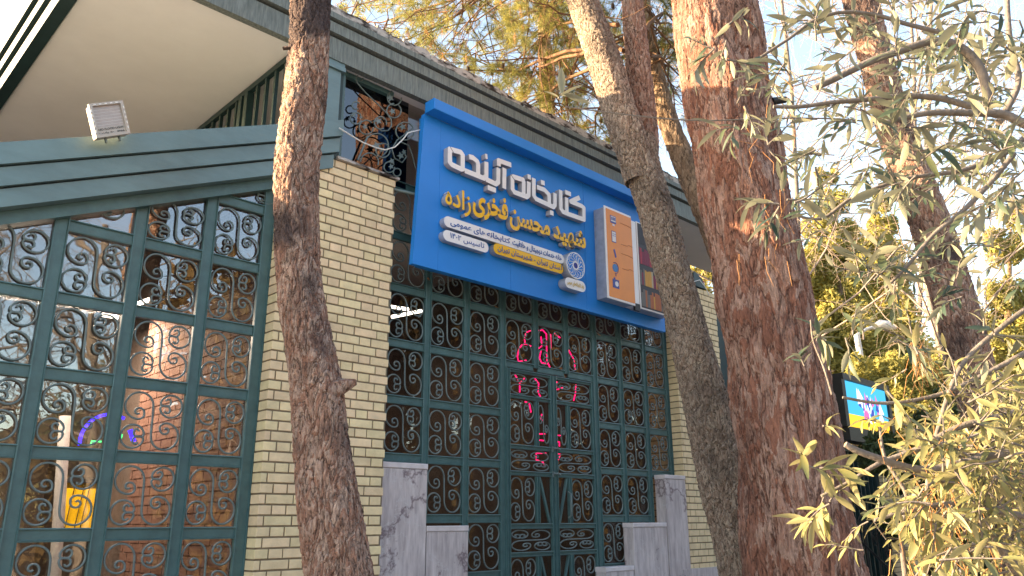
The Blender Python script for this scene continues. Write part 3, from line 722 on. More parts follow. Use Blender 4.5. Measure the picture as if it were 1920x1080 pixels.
# --- font lettering with joined forms
D = {'ا': ('FE8D', 'FE8E', None, None), 'آ': ('FE81', 'FE82', None, None), 'ب': ('FE8F', 'FE90', 'FE91', 'FE92'), 'ت': ('FE95', 'FE96', 'FE97', 'FE98'), 'ج': ('FE9D', 'FE9E', 'FE9F', 'FEA0'), 'ح': ('FEA1', 'FEA2', 'FEA3', 'FEA4'), 'خ': ('FEA5', 'FEA6', 'FEA7', 'FEA8'), 'د': ('FEA9', 'FEAA', None, None), 'ر': ('FEAD', 'FEAE', None, None), 'ز': ('FEAF', 'FEB0', None, None), 'س': ('FEB1', 'FEB2', 'FEB3', 'FEB4'), 'ش': ('FEB5', 'FEB6', 'FEB7', 'FEB8'), 'ع': ('FEC9', 'FECA', 'FECB', 'FECC'), 'ف': ('FED1', 'FED2', 'FED3', 'FED4'), 'ق': ('FED5', 'FED6', 'FED7', 'FED8'), 'ل': ('FEDD', 'FEDE', 'FEDF', 'FEE0'), 'م': ('FEE1', 'FEE2', 'FEE3', 'FEE4'), 'ن': ('FEE5', 'FEE6', 'FEE7', 'FEE8'), 'ه': ('FEE9', 'FEEA', 'FEEB', 'FEEC'), 'و': ('FEED', 'FEEE', None, None), 'ی': ('FBFC', 'FBFD', 'FBFE', 'FBFF'), 'ک': ('FB8E', 'FB8F', 'FB90', 'FB91')}
def vis(s_):
    out = []
    for i, ch in enumerate(s_):
        if ch == '\u200c': continue
        if ch not in D: out.append(ch); continue
        pv = i > 0 and s_[i-1] in D and D[s_[i-1]][2] is not None
        nx_ = i+1 < len(s_) and s_[i+1] in D and D[ch][2] is not None
        out.append(chr(int(D[ch][(3 if nx_ else 1) if pv else (2 if nx_ else 0)], 16)))
    r_ = ''.join(out)[::-1]
    return r_.replace('۲۰۴۱', '۱۴۰۲').replace('\uFE8E\uFEE0', '\uFEFC').replace('\uFE8E\uFEDF', '\uFEFB')
def text(s_, name, parent, x0, x1, z0, z1, yfront, depth, mats, offs=0.0, rot=0):
    cu = bpy.data.curves.new('t', 'FONT'); cu.body = vis(s_); cu.offset = offs; cu.extrude = .5; cu.resolution_u = 3
    ob = bpy.data.objects.new('t', cu); C.objects.link(ob); me = bpy.data.meshes.new_from_object(ob); bpy.data.objects.remove(ob)
    co_ = np.array([v.co for v in me.vertices]); a, b2 = co_.min(0), co_.max(0)
    for v in me.vertices: v.co.z *= depth
    fx = lambda x_, y_: (x0+(x_-a[0])/(b2[0]-a[0])*(x1-x0), z(z0)+(y_-a[1])/(b2[1]-a[1])*(z1-z0))
    return flat_islands(me, name, parent, yfront, depth, mats, jitter=.00025, xf=fx)
text('زاده', 'yellow_word', sg, 3.815, 4.10, 2.47, 2.70, YL, .05, [YELLOW, ALU], .018)
text('فخری', 'yellow_word', sg, 4.12, 4.54, 2.50, 2.775, YL, .05, [YELLOW, ALU], .035)
text('محسن', 'yellow_word', sg, 4.56, 5.09, 2.50, 2.70, YL, .05, [YELLOW, ALU], .035)
text('شهید', 'yellow_word', sg, 5.13, 5.605, 2.51, 2.735, YL, .05, [YELLOW, ALU], .035)
def pill(x0, x1, zc, h, yf, depth, m, name='pill_plate'):
    r_ = h/2; n = 10
    poly = [(x1-r_+r_*cos(radians(-90+180*i/n)), z(zc)+r_*sin(radians(-90+180*i/n))) for i in range(n+1)]+[(x0+r_+r_*cos(radians(90+180*i/n)), z(zc)+r_*sin(radians(90+180*i/n))) for i in range(n+1)]
    o_ = MB().prism(poly, yf, yf+.004, 0).prism([((a-(x0+x1)/2)*.998+(x0+x1)/2, (b2-z(zc))*.97+z(zc)) for a, b2 in poly], yf+.0041, yf+depth, 1).build(name, [m, ALU], sg); return o_
YP = 4.655
p1 = pill(3.805, 5.27, 2.372, .094, YP, .062, WHITE)
text('های عمومی', 'printed_text', p1, 3.87, 4.26, 2.338, 2.405, YP-.0015, .001, [INK, INK], .02)
text('کتابخانه', 'printed_text', p1, 4.275, 4.56, 2.342, 2.405, YP-.0015, .001, [INK, PINKINK], .02)
text('خانه خدمات دیجیتال و خلاقیت', 'printed_text', p1, 4.58, 5.235, 2.338, 2.405, YP-.0015, .001, [INK, INK], .02)
p3 = pill(3.80, 4.30, 2.250, .094, YP, .062, WHITE)
text('تاسیس ۱۴۰۲', 'printed_text', p3, 3.87, 4.25, 2.222, 2.283, YP-.0015, .001, [INK, INK], .006)
p2 = pill(4.36, 5.255, 2.272, .098, YP, .062, YELLOW)
text('استان تهران - شهرستان تهران', 'printed_text', p2, 4.40, 5.225, 2.242, 2.303, YP-.0015, .001, [INK, INK], .012)
YD = 4.625
p4 = pill(5.245, 5.535, 2.145, .105, YD, .09, WHITE)
text('نهاد کتابخانه‌های عمومی', 'printed_text', p4, 5.265, 5.51, 2.118, 2.172, YD-.0015, .001, [GOLDINK, GOLDINK], .02)
def disc(cx, cz, r0, r1, y0, y1, m_, name, par, n=40):
    b_ = MB()
    if r0 <= 0: b_.prism([(cx+r1*cos(2*pi*i/n), cz+r1*sin(2*pi*i/n)) for i in range(n)], y0, y1)
    else:
        for i in range(n):
            a, c = 2*pi*i/n, 2*pi*(i+1)/n
            b_.prism([(cx+r0*cos(a), cz+r0*sin(a)), (cx+r1*cos(a), cz+r1*sin(a)), (cx+r1*cos(c), cz+r1*sin(c)), (cx+r0*cos(c), cz+r0*sin(c))], y0, y1)
    return b_.build(name, m_, par)
ccx, ccz = 5.395, z(2.335); eb = disc(ccx, ccz, 0, .132, YD, YD+.09, ALU, 'emblem_disc', sg)
disc(ccx, ccz, 0, .131, YD-.003, YD-.0005, BLUE, 'blue_face', eb); disc(ccx, ccz, .123, .1315, YD-.006, YD-.0035, WHITE, 'white_ring', eb); disc(ccx, ccz, .030, .043, YD-.006, YD-.0035, WHITE, 'inner_ring', eb)
disc(ccx, ccz, 0, .027, YD-.006, YD-.0035, mat('navy', (.005, .015, .22), .5), 'navy_centre', eb)
b_ = MB()
for k in range(14):
    a = 2*pi*k/14; pts = []
    for i in range(9):
        t = i/8; r_ = .040+.086*t; aa = a+.62*sin(t*pi*.9)-.1*t
        pts.append((ccx+r_*cos(aa), YD-.0055, ccz+r_*sin(aa)))
    b_.tube(pts, [.0032]*9, 4)
    for f_ in (.55, .8):
        i = int(f_*8); p_ = pts[i]; aa = atan2(p_[2]-ccz, p_[0]-ccx)+.22; rr = math.hypot(p_[2]-ccz, p_[0]-ccx)+.022
        b_.tube([p_, (ccx+rr*cos(aa), YD-.0055, ccz+rr*sin(aa))], [.0028, .001], 4)
tag(b_.build('petal_lines', WHITE, eb), kind='stuff')
# --- open book light box
YB = 4.585
bx = MB().box(5.815, 6.24, YB+.002, YS-.002, z(2.10), z(3.045)).build('book_box', ALU, sg)
MB().cbox(5.808, 6.247, YB-.012, YB, z(2.088), z(3.06), .004).build('page_border', WHITE, bx)
MB().box(5.828, 6.24, YB-.016, YB-.0125, z(2.11), z(3.035)).build('orange_page', ORANGE, bx)
MB().box(6.25, 6.335, YB+.004, YS-.01, z(2.10), z(3.02)).box(6.255, 6.33, YB-.002, YB+.003, z(2.125), z(3.02)).build('spine', WHITE, bx)
MB().box(6.25, 6.33, YB-.006, YB+.02, z(2.05), z(2.12)).build('spine_foot', BLACK, bx)
bk = MB().box(6.34, 6.88, YB+.004, YS-.004, z(2.09), z(3.02)).build('book_box', ALU, sg); MB().cbox(6.338, 6.885, YB-.010, YB+.003, z(2.08), z(3.03), .004).build('page_border', WHITE, bk)
cols = [mat('print_%s' % n_, c, .5, .3) for n_, c in (('dark', (.035, .03, .035)), ('maroon', (.22, .015, .05)), ('red', (.45, .03, .05)), ('amber', (.60, .30, .05)), ('rust', (.42, .12, .04)), ('grey', (.14, .13, .12)), ('cream', (.45, .36, .24)))]
b_ = MB().box(6.352, 6.871, YB-.0125, YB-.0105, z(2.095), z(3.015), 0)
for r_, pal in enumerate(((0, 5, 0, 5), (1, 1, 2, 1, 2, 5), (5, 3, 6, 1, 2, 6, 1), (5, 5, 3, 3, 4, 4, 3, 2))):
    z1_ = 3.0-.228*r_; xx = 6.356; q = 0
    while xx < 6.86:
        wd = random.uniform(.016, .034); k = pal[min(int((xx-6.356)/.51*len(pal)), len(pal)-1)]
        if random.random() < .25: k = random.choice(pal)
        b_.box(xx, min(xx+wd-.003, 6.868), YB-.015, YB-.0127, z(z1_-.205), z(z1_-.02-random.uniform(0, .05)), k); xx += wd
tag(b_.build('bookshelf_print', cols, bk), kind='stuff')
IB = mat('icon_blue', (.03, .06, .28), .5); IW = mat('icon_white', (.7, .66, .68), .5); YI = YB-.0185
ip_ = lambda: MB()
cxi = 5.935
b_ = MB().box(cxi-.045, cxi+.045, YI, YI+.002, z(2.895), z(2.975), 0).box(cxi-.038, cxi+.038, YI-.001, YI-.0002, z(2.912), z(2.968), 1).box(cxi-.015, cxi+.02, YI, YI+.002, z(2.868), z(2.888), 1)
for k in range(3): b_.box(cxi-.03+k*.023, cxi-.014+k*.023, YI-.002, YI-.0012, z(2.925), z(2.96), 0)
b_.build('monitor_icon', [IB, IW], bx)
b_ = MB().box(cxi-.034, cxi+.034, YI, YI+.002, z(2.69), z(2.81), 0).box(cxi-.029, cxi+.029, YI-.001, YI-.0002, z(2.698), z(2.803), 1)
for k in range(6): b_.box(cxi-.018+(k % 3)*.016, cxi-.009+(k % 3)*.016, YI-.002, YI-.0012, z(2.775-.02*(k//3)), z(2.783-.02*(k//3)), 0)
b_.build('tablet_icon', [IB, IW], bx)
MB().prism([(cxi-.018, z(2.61)), (cxi+.008, z(2.53)), (cxi+.03, z(2.54)), (cxi+.004, z(2.62))][::1], YI, YI+.002).build('marker_icon', IB, bx)
IG = mat('icon_teal', (.03, .17, .42), .5)
disc(cxi, z(2.42), 0, .043, YI, YI+.002, IG, 'globe_icon', bx, 20); MB().tube([(cxi+.05*cos(radians(a)), YI, z(2.42)+.058*sin(radians(a))) for a in range(-100, 121, 20)], .003, 4).tube([(cxi+.005, YI, z(2.365)), (cxi+.005, YI, z(2.335))], .004, 4).build('globe_stand_icon', IB, bx)
b_ = MB().box(cxi-.05, cxi+.05, YI, YI+.002, z(2.21), z(2.30), 0).box(cxi-.03, cxi-.005, YI, YI+.002, z(2.302), z(2.318), 0); b_.build('camera_icon', IB, bx); disc(cxi+.012, z(2.255), 0, .027, YI-.002, YI-.0004, IW, 'lens_icon', bx, 16)
for k, zc in enumerate((2.93, 2.72, 2.60, 2.46)):
    MB().tube([(6.235, YI+.001, z(zc-.01)), (6.17, YI+.001, z(zc)), (6.15, YI+.001, z(zc-.02*(k % 2))), (6.05, YI+.001, z(zc-.02*(k % 2)))], .0022, 4).build('circuit_line', mat('line_brown', (.40, .12, .05), .6) if k == 0 else bpy.data.materials['line_brown'], bx)

# ================================================================== SMALL THINGS
fl = thing('flood_light', 'white square flood light tilted on top of the green raked beam', 'flood light', (1.25, 4.75, z(2.25)))
Lc = [at(164, 197, 4.70), at(228, 190, 4.70), at(245, 254, 4.70), at(179, 261, 4.70)]
ex = (Lc[1]-Lc[0]).normalized(); ez = (Lc[0]-Lc[3]).normalized(); nn = Vector((0, -1, 0))
W_, H_ = (Lc[1]-Lc[0]).length, (Lc[0]-Lc[3]).length; ez = (ez-ex*ez.dot(ex)*0).normalized()
def fp(u, v, d=0): return Lc[3]+ex*(u*W_)+ez*(v*H_)+nn*d
def fbox(u0, u1, v0, v1, d0, d1, mb, mi=0):
    vs = [fp(u0, v0, d0), fp(u1, v0, d0), fp(u1, v1, d0), fp(u0, v1, d0), fp(u0, v0, d1), fp(u1, v0, d1), fp(u1, v1, d1), fp(u0, v1, d1)]
    mb.add(vs, [(3, 2, 1, 0), (4, 5, 6, 7), (0, 1, 5, 4), (1, 2, 6, 5), (2, 3, 7, 6), (3, 0, 4, 7)], mi)
FLM = mat('flood_housing', (.42, .38, .34), .5); FLG = mat('flood_lens', (.40, .34, .31), .2, .5, var=.12, scale=40); 
b_ = MB(); fbox(.03, .97, .03, .97, -.05, 0, b_); fbox(0, 1, 0, .08, 0, .02, b_); fbox(0, 1, .92, 1, 0, .02, b_); fbox(0, .09, .08, .92, 0, .02, b_); fbox(.91, 1, .08, .92, 0, .02, b_); b_.build('housing', FLM, fl)
b_ = MB(); fbox(.09, .91, .30, .92, 0, .005, b_); b_.build('lens', FLG, fl)
b_ = MB(); fbox(.09, .91, .08, .297, 0, .006, b_); b_.build('label_plate', FLM, fl)
for k in range(5):
    b_ = MB(); fbox(.12+.16*k, .19+.16*k, .935, .97, .0205, .024, b_); b_.build('clip', WPAINT, fl)
    b_ = MB(); fbox(.015, .045, .15+.15*k, .23+.15*k, .0205, .024, b_); fbox(.955, .985, .15+.15*k, .23+.15*k, .0205, .024, b_); b_.build('clip', WPAINT, fl)
for k in range(6):
    b_ = MB(); fbox(.12, .88, .36+.09*k, .365+.09*k, .0052, .0062, b_); b_.build('lens_line', WPAINT, fl)
b_ = MB(); fbox(.3, .34, -.12, .06, -.03, -.01, b_); b_.build('bracket', IRON, fl); b_ = MB(); fbox(.7, .74, -.12, .06, -.03, -.01, b_); b_.build('bracket', IRON, fl)
def ftext(s_, u0, u1, v0, v1, offs=.02):
    cu = bpy.data.curves.new('t', 'FONT'); cu.body = s_; cu.offset = offs
    ob = bpy.data.objects.new('t', cu); C.objects.link(ob); me = bpy.data.meshes.new_from_object(ob); bpy.data.objects.remove(ob)
    co_ = np.array([v.co for v in me.vertices]); a, b2 = co_.min(0), co_.max(0)
    for v in me.vertices:
        u = u0+(v.co.x-a[0])/(b2[0]-a[0])*(u1-u0); vv = v0+(v.co.y-a[1])/(b2[1]-a[1])*(v1-v0); v.co = fp(u, vv, .0075)
    me.materials.clear(); me.materials.append(BLACK); link('printed_text', me, fl)
ftext('LED FLOOD LIGHT', .13, .87, .21, .27); ftext('IP66', .66, .87, .11, .16); ftext('- '+vis('وات')+' ۵۰', .12, .55, .10, .17)

def cable(name, pts, r, m_, label): 
    o_ = MB().tube(pts, r, 6).build(name, m_); tag(o_, label, 'cable'); return o_
cp = [at(a, b2, 4.78) for a, b2 in ((636, 240), (655, 252), (680, 267), (705, 277), (722, 281), (740, 276), (755, 262), (765, 249), (778, 246), (790, 243))]
cable('hanging_cable', cp, .0055, WPAINT, 'white cable sagging between the green column and the sign edge')
# lamp and dish on the low right pier
al = thing('wall_lantern', 'small green hooded lamp on top of the right brick pier', 'lamp', at(1308, 545, 4.9))
q = at(1302, 540, 4.9); MB().prism([(q.x-.06, z(2.70)), (q.x+.20, z(2.70)), (q.x+.12, z(2.82)), (q.x-.02, z(2.88)), (q.x-.06, z(2.86))], 4.86, 5.1).build('hood', DKGREEN, al)
MB().tube([(q.x+.16, 4.9, z(2.70)), (q.x+.16, 4.9, z(2.78))], .04, 10).build('bulb_holder', WPAINT, al); MB().tube([(q.x+.16, 4.9, z(2.78)), (q.x+.16, 4.9, z(2.80))], .042, 10).build('red_band', mat('red', (.5, .03, .02), .5), al)
cable('curled_wire', [(q.x-.1, 4.85, z(2.73)), (q.x+.0, 4.82, z(2.77)), (q.x+.12, 4.82, z(2.70)), (q.x+.2, 4.83, z(2.62))], .006, WPAINT, 'short grey wire curling over the right brick pier')

# neon lettering and lights inside -------------------------------------------------
ns = thing('pink_neon_sign', 'pink neon lettering glowing behind the entrance grille', 'neon sign', at(1030, 740, 6.2))
N1 = [[(335,270),(300,285),(285,330),(290,385)],[(240,420),(265,390),(300,383),(340,400)],[(240,420),(225,490),(235,530),(300,520)],[(400,270),(440,265),(470,300),(472,420),(475,520),(500,580)],[(505,300),(508,420)],[(535,290),(585,330)],[(425,320),(432,400),(405,420)],[(425,440),(412,500),(430,540),(480,550)],[(655,430),(700,510),(715,600)],[(205,640),(245,710),(245,790)],[(250,710),(290,665)],[(370,670),(405,715),(400,790),(420,825)],[(560,700),(550,770),(610,750)],[(720,725),(715,800),(700,860)],[(290,870),(325,880),(340,960)],[(545,890),(548,1020)]]
N2 = [[(183,395),(210,395)],[(185,425),(210,428)],[(215,488),(168,488),(168,520),(200,530),(212,552)],[(260,255),(262,400),(285,403)],[(265,430),(280,435),(280,455)],[(265,492),(285,492),(275,520)],[(195,300),(190,322),(200,330)]]
for k, s_ in enumerate(N1): MB().tube([at(920+a/4.5, 560+b2/4.5, 6.2) for a, b2 in s_], .0075, 6).build('neon_tube', PINK, ns)
for k, s_ in enumerate(N2): MB().tube([at(940+a/2.572, 660+b2/2.572, 6.2) for a, b2 in s_], .0075, 6).build('neon_tube', PINK, ns)
nb_ = thing('blue_neon_ring', 'blue neon arc with small green strokes inside the left window', 'neon sign', at(200, 830, 6.6))
MB().tube([at(205+56*cos(radians(a)), 835-58*sin(radians(a)), 6.6) for a in range(180, 55, -12)], .012, 6).build('neon_tube', BLUEN, nb_); MB().tube([at(244, 806, 6.6), at(251, 828, 6.6)], .018, 6).build('neon_tube', BLUEN, nb_)
MB().tube([at(170, 836, 6.6), at(172, 827, 6.6), at(190, 828, 6.6)], .007, 5).build('green_tube', GREENN, nb_); MB().tube([at(222, 815, 6.6), at(229, 815, 6.6), at(226, 824, 6.6)], .007, 5).build('green_tube', GREENN, nb_)
for k, (a, b2, Y_, lb) in enumerate((((255, 571), (298, 555), 7.5, 'bright slanted ceiling tube seen in the left window, nearest the sloping head'), ((192, 590), (290, 606), 8.3, 'thin ceiling tube light one row lower in the left window'), ((733, 575), (765, 580), 7.5, 'short ceiling tube light behind the entrance grille beside the left pier'), ((735, 594), (790, 583), 7.9, 'lower slanted tube light behind the entrance grille beside the left pier'))):
    o = MB().tube([at(*a, Y_), at(*b2, Y_)], .02, 8).build('tube_light', TUBEL); tag(o, lb, 'tube light')
o = MB().tube([at(122, 780, 7.2), at(100, 1130, 7.2)], .045, 12).build('white_pole', WPAINT); tag(o, 'white pole standing inside the left window beside the yellow board', 'pole')
yb_ = thing('yellow_board', 'yellow board with thin wires low inside the left window', 'board', at(150, 940, 7.9))
a_, c_ = at(118, 905, 7.9), at(178, 975, 7.9); YEL = mat('yellow_board', (.85, .50, .02), .5, .3, var=.1, scale=4)
MB().box(a_.x, c_.x, 7.88, 7.92, c_.z-.12, a_.z).build('panel', YEL, yb_); MB().box(a_.x, c_.x, 7.85, 7.93, a_.z+.002, a_.z+.05).build('top_rail', BLACK, yb_)
for t in (.3, .55, .7): MB().tube([(a_.x+(c_.x-a_.x)*t, 7.86, a_.z), (a_.x+(c_.x-a_.x)*(t-.12), 7.86, c_.z-.1)], .004, 4).build('wire', BLACK, yb_)

for (lx, ly, lz, pw_) in ((1.7, 7.0, 1.75, 28), (5.2, 8.6, 2.7, 8)):  # unseen fill lights added to brighten the dark rooms, not at the tubes
    la = bpy.data.lights.new('room_fill', 'AREA'); la.shape = 'RECTANGLE'; la.size = 1.2; la.size_y = .15; la.energy = pw_; la.color = (1, .86, .74)
    lo_ = bpy.data.objects.new('room_fill', la); C.objects.link(lo_); lo_.location = (lx, ly, z(lz)); lo_['kind'] = 'structure'

# street lamp behind the board
lp = thing('street_lamp', 'slim park lamp post with white head rising behind the display board', 'street lamp', ad(1628, 900, 15))
t0, t1 = ad(1606, 628, 15), ad(1622, 715, 15)
base = Vector((t1.x+(t1.x-t0.x)*2.0, t1.y, 0)); MB().tube([base, t1+Vector((0, 0, -.02))], .085, 10).build('lower_pole', DKGREEN, lp); MB().tube([t1, t0], .06, 10).build('upper_pole', WPAINT, lp)
h0 = ad(1640, 612, 15); MB().tube([t0, t0.lerp(h0, .6)+Vector((0, 0, .02)), h0], .03, 8).build('arm', WPAINT, lp)
MB().tube([ad(1638, 613, 15), ad(1650, 608, 15), ad(1665, 610, 15), ad(1680, 615, 15)], [.05, .09, .09, .03], 10).build('lamp_head', WPAINT, lp)

# ================================================================== TREES
def trunk_mesh(name, path, d, m_, nring=None, nseg=120, base=True, dz=.006, lumps=(), seed=0):
    """path: (px, py, width px) from top to bottom; d: horizontal depth"""
    P = []; Rr = []
    for (px, py, wp, *dd_) in path:
        dep = dd_[0] if dd_ else d
        p_ = ad(px, py, dep); P.append(np.array(p_)); Rr.append(.95*wp*(p_-EYE).dot(Fv)/FPX/2)
    if base:
        t = P[-1]-P[-2]; t = t/abs(t[2]); k = P[-1][2]+.1
        P.append(P[-1]+t*k*.5+np.array([0, 0, 0.])); Rr.append(Rr[-1]*1.08); P.append(P[-2]+t*k); Rr.append(Rr[-1]*1.5)
    P = np.array(P); Rr = np.array(Rr)
    Ls = np.r_[0, np.cumsum(np.linalg.norm(np.diff(P, axis=0), axis=1))]
    n = int(Ls[-1]/dz)+2; s_ = np.linspace(0, Ls[-1], n)
    def cr(vals):
        vals = np.asarray(vals, float); m0 = np.gradient(vals, Ls, axis=0); i = np.clip(np.searchsorted(Ls, s_, 'right')-1, 0, len(Ls)-2)
        h = Ls[i+1]-Ls[i]; t = (s_-Ls[i])/h
        if vals.ndim > 1: h = h[:, None]; t = t[:, None]
        return (2*t**3-3*t**2+1)*vals[i]+(t**3-2*t**2+t)*h*m0[i]+(-2*t**3+3*t**2)*vals[i+1]+(t**3-t**2)*h*m0[i+1]
    Q = cr(P); R_ = cr(Rr)
    T_ = np.gradient(Q, axis=0); T_ /= np.linalg.norm(T_, axis=1)[:, None]
    a = np.cross(T_, np.array([0, 1., 0])); a /= np.linalg.norm(a, axis=1)[:, None]; b2 = np.cross(T_, a)
    th = np.linspace(0, 2*pi, nseg, endpoint=False)
    rg = np.random.default_rng(seed); lob = np.zeros((n, nseg))
    for k in range(2, 6):
        ph = rg.uniform(0, 6.28); fr = rg.uniform(.8, 2.5); lob += .035/k*2*np.sin(k*th[None, :]+ph+fr*s_[:, None])
    for k in range(8):
        lob += .012*np.sin(rg.uniform(2, 9)*s_[:, None]+rg.integers(1, 4)*th[None, :]+rg.uniform(0, 6))
    for (sl_, thl, am, sz) in lumps:
        lob += am*np.exp(-((s_[:, None]-sl_)/sz)**2-(np.angle(np.exp(1j*(th[None, :]-thl)))/.55)**2)
    rad = R_[:, None]*(1+lob)
    V = Q[:, None, :]+a[:, None, :]*(np.cos(th)[None, :, None]*rad[..., None])+b2[:, None, :]*(np.sin(th)[None, :, None]*rad[..., None])
    idx = np.arange(n*nseg).reshape(n, nseg); nx_ = np.roll(idx, -1, axis=1)
    F = np.stack([idx[:-1], nx_[:-1], nx_[1:], idx[1:]], -1).reshape(-1, 4)
    me = npmesh(name, V.reshape(-1, 3), F, m_); me.polygons.foreach_set('use_smooth', [True]*len(me.polygons)); return me, Q, R_
def tree(name, label, cat='tree', group=None): return thing(name, label, cat, (0, 0, 0), group)
def stub(parent, p_, dir_, L_, r0, r1, m_, name='branch_stub'):
    dir_ = Vector(dir_).normalized(); MB().tube([p_, p_+dir_*L_*.5, p_+dir_*L_], [r0, (r0+r1)/2, r1], 12).build(name, m_, parent)

tA = tree('pine_tree', 'slender leaning pine trunk in front of the left brick pier', 'tree')
me, *_ = trunk_mesh('trunk', [(597, -200, 66), (590, -60, 72), (583, 0, 76), (581, 80, 74), (574, 160, 78), (564, 240, 82), (556, 330, 84), (556, 420, 84), (559, 500, 86), (571, 600, 90), (588, 690, 98), (599, 760, 104), (606, 850, 106), (614, 940, 116), (625, 1020, 122), (635, 1080, 124)], 4.16, BARKA, nseg=170, dz=.0055, seed=1)
link('trunk', me, tA)
stub(tA, ad(612, 735, 4.10), Rv*1+Vector((0, 0, .35)), .16, .075, .012, BARKA); stub(tA, ad(548, 90, 4.1), -Rv+Vector((0, 0, -.1)), .055, .014, .012, BARKA)
tB = tree('pine_tree', 'forked pine with sunlit left limb leaning over the right end of the sign', 'tree')
me, *_ = trunk_mesh('trunk', [(1192, 260, 72), (1206, 320, 72), (1228, 390, 72), (1252, 480, 72), (1275, 560, 74), (1295, 640, 80), (1320, 740, 86), (1340, 830, 90), (1362, 920, 92), (1382, 1000, 92), (1398, 1080, 94)], 6.2, BARKB, nseg=130, dz=.007, seed=2); link('trunk', me, tB)
me, *_ = trunk_mesh('limb', [(960, -260, 48), (1035, -110, 54), (1085, -20, 60), (1110, 50, 62), (1138, 130, 66), (1163, 210, 66), (1187, 290, 66), (1198, 340, 56)], 6.15, BARKB, nseg=100, dz=.008, base=False, seed=3); link('limb', me, tB)
me, *_ = trunk_mesh('limb', [(1178, -260, 32), (1182, -80, 38), (1186, 0, 42), (1192, 70, 48), (1199, 150, 50), (1206, 230, 54), (1208, 300, 54), (1208, 345, 48)], 6.28, BARKA, nseg=90, dz=.008, base=False, seed=4); link('limb', me, tB)
tD = tree('pine_tree', 'thin golden sunlit pine trunk glimpsed between the forked pine and the big red pine', 'tree')
me, *_ = trunk_mesh('trunk', [(1180, -160, 26), (1200, -20, 30), (1212, 60, 32), (1228, 140, 34), (1252, 220, 38), (1282, 300, 42), (1318, 385, 46), (1370, 520, 50), (1420, 650, 54)], 7.3, BARKD, nseg=70, dz=.012, seed=5); link('trunk', me, tD)
tC = tree('pine_tree', 'massive reddish flaky-barked pine trunk right of centre, the thickest tree', 'tree')
me, *_ = trunk_mesh('trunk', [(1310, -220, 136), (1322, -60, 148), (1335, 0, 152), (1345, 80, 156), (1362, 180, 158), (1378, 270, 164), (1396, 360, 172), (1412, 440, 178), (1428, 530, 184), (1442, 620, 186), (1462, 720, 196), (1476, 820, 200), (1488, 920, 206), (1500, 1010, 214), (1508, 1080, 222)], 5.4, BARKC, nseg=260, dz=.0055, seed=6); link('trunk', me, tC)
stub(tC, ad(1449, 190, 5.3), Rv*1+Vector((0, 0, .15)), .10, .03, .025, BLACK)
tE = tree('pine_tree', 'leaning pine with golden left edge seen through the olive leaves at right', 'tree')
me, *_ = trunk_mesh('trunk', [(1575, -200, 50), (1600, -60, 58), (1614, 0, 60), (1634, 80, 62), (1658, 170, 64), (1682, 250, 66), (1712, 340, 70), (1742, 420, 72), (1775, 520, 76), (1800, 600, 80), (1826, 700, 84), (1852, 800, 86), (1880, 920, 90), (1905, 1040, 92)], 6.6, BARKA, nseg=120, dz=.0085, seed=8); link('trunk', me, tE)
# ---- pine foliage
def needles(centres, dirs, n_per, L_, wd, spread=.9):
    """tufts of thin needles as triangles; returns V, F"""
    c = np.repeat(np.asarray(centres), n_per, 0); d = np.repeat(np.asarray(dirs), n_per, 0); k = len(c)
    r_ = rng.normal(size=(k, 3)); v = d+r_*spread*.6; v /= np.linalg.norm(v, axis=1)[:, None]
    l = L_*rng.uniform(.6, 1.15, (k, 1)); st = c+d*rng.uniform(-.05, .04, (k, 1)); sd_ = np.cross(v, rng.normal(size=(k, 3))); sd_ /= np.linalg.norm(sd_, axis=1)[:, None]
    tip = st+v*l+np.array([0, 0, -.15])*l
    V = np.stack([st-sd_*wd, st+sd_*wd, tip], 1).reshape(-1, 3); return V, np.arange(3*k).reshape(-1, 3)
def branchy(mb, p0, p1, r0, depth, tips, twigs=5, sag=.1, wob=.12):
    p0 = Vector(p0); p1 = Vector(p1); L_ = (p1-p0).length; n = 6 if depth > 0 else 4; pts = []
    off = Vector((random.uniform(-1, 1), random.uniform(-1, 1), random.uniform(-.5, 1)))*L_*wob
    for i in range(n+1):
        t = i/n; pts.append(p0.lerp(p1, t)+off*sin(pi*t)+Vector((0, 0, -sag*L_*t*t))+Vector([random.uniform(-1, 1)*L_*.02 for _ in range(3)]))
    mb.tube(pts, [max(r0*(1-.75*i/n), .0022) for i in range(n+1)], 5 if r0 > .006 else 3)
    if depth == 0:
        if not (pts[-1].y < 5.0 and pts[-1].z < z(4.6) and pts[-1].x < 8): tips.append((pts[-1], (pts[-1]-pts[-2]).normalized()))
        return pts
    for k in range(twigs):
        t = random.uniform(.2, 1); i = min(int(t*n), n-1); q = pts[i].lerp(pts[i+1], t*n-i); dr = (pts[-1]-pts[0]).normalized()
        v = (dr*random.uniform(.2, 1)+Vector([random.gauss(0, .7) for _ in range(3)])+Vector((0, 0, -.2))).normalized()
        branchy(mb, q, q+v*L_*random.uniform(.28, .5), r0*.45, depth-1, tips, twigs, sag, wob)
    return pts
tips = []; mbr = MB()
BR = [((1100, 40), (820, 10), 7.8), ((1090, 0), (700, -40), 8.2), ((1110, 60), (930, 120), 8.2), ((1130, 90), (900, 60), 8.6), ((1140, 100), (1010, 200), 8.2), ((1160, 40), (1060, 120), 8.6), ((1165, 170), (1120, 260), 8.0), ((1150, 60), (1250, 60), 7.6), ((1190, 60), (1290, 30), 7.6), ((1080, -40), (880, -60), 7.6), ((1000, -80), (680, 20), 8.0), ((1060, -60), (780, 60), 8.4), ((1130, 40), (1000, 50), 7.6), ((1195, 100), (1260, 150), 8.2), ((1120, 90), (1060, 180), 8.4), ((1040, -60), (640, -60), 7.8), ((1060, 0), (860, 90), 8.6), ((1100, 80), (980, 140), 8.0), ((1120, -60), (1200, -90), 7.6)]
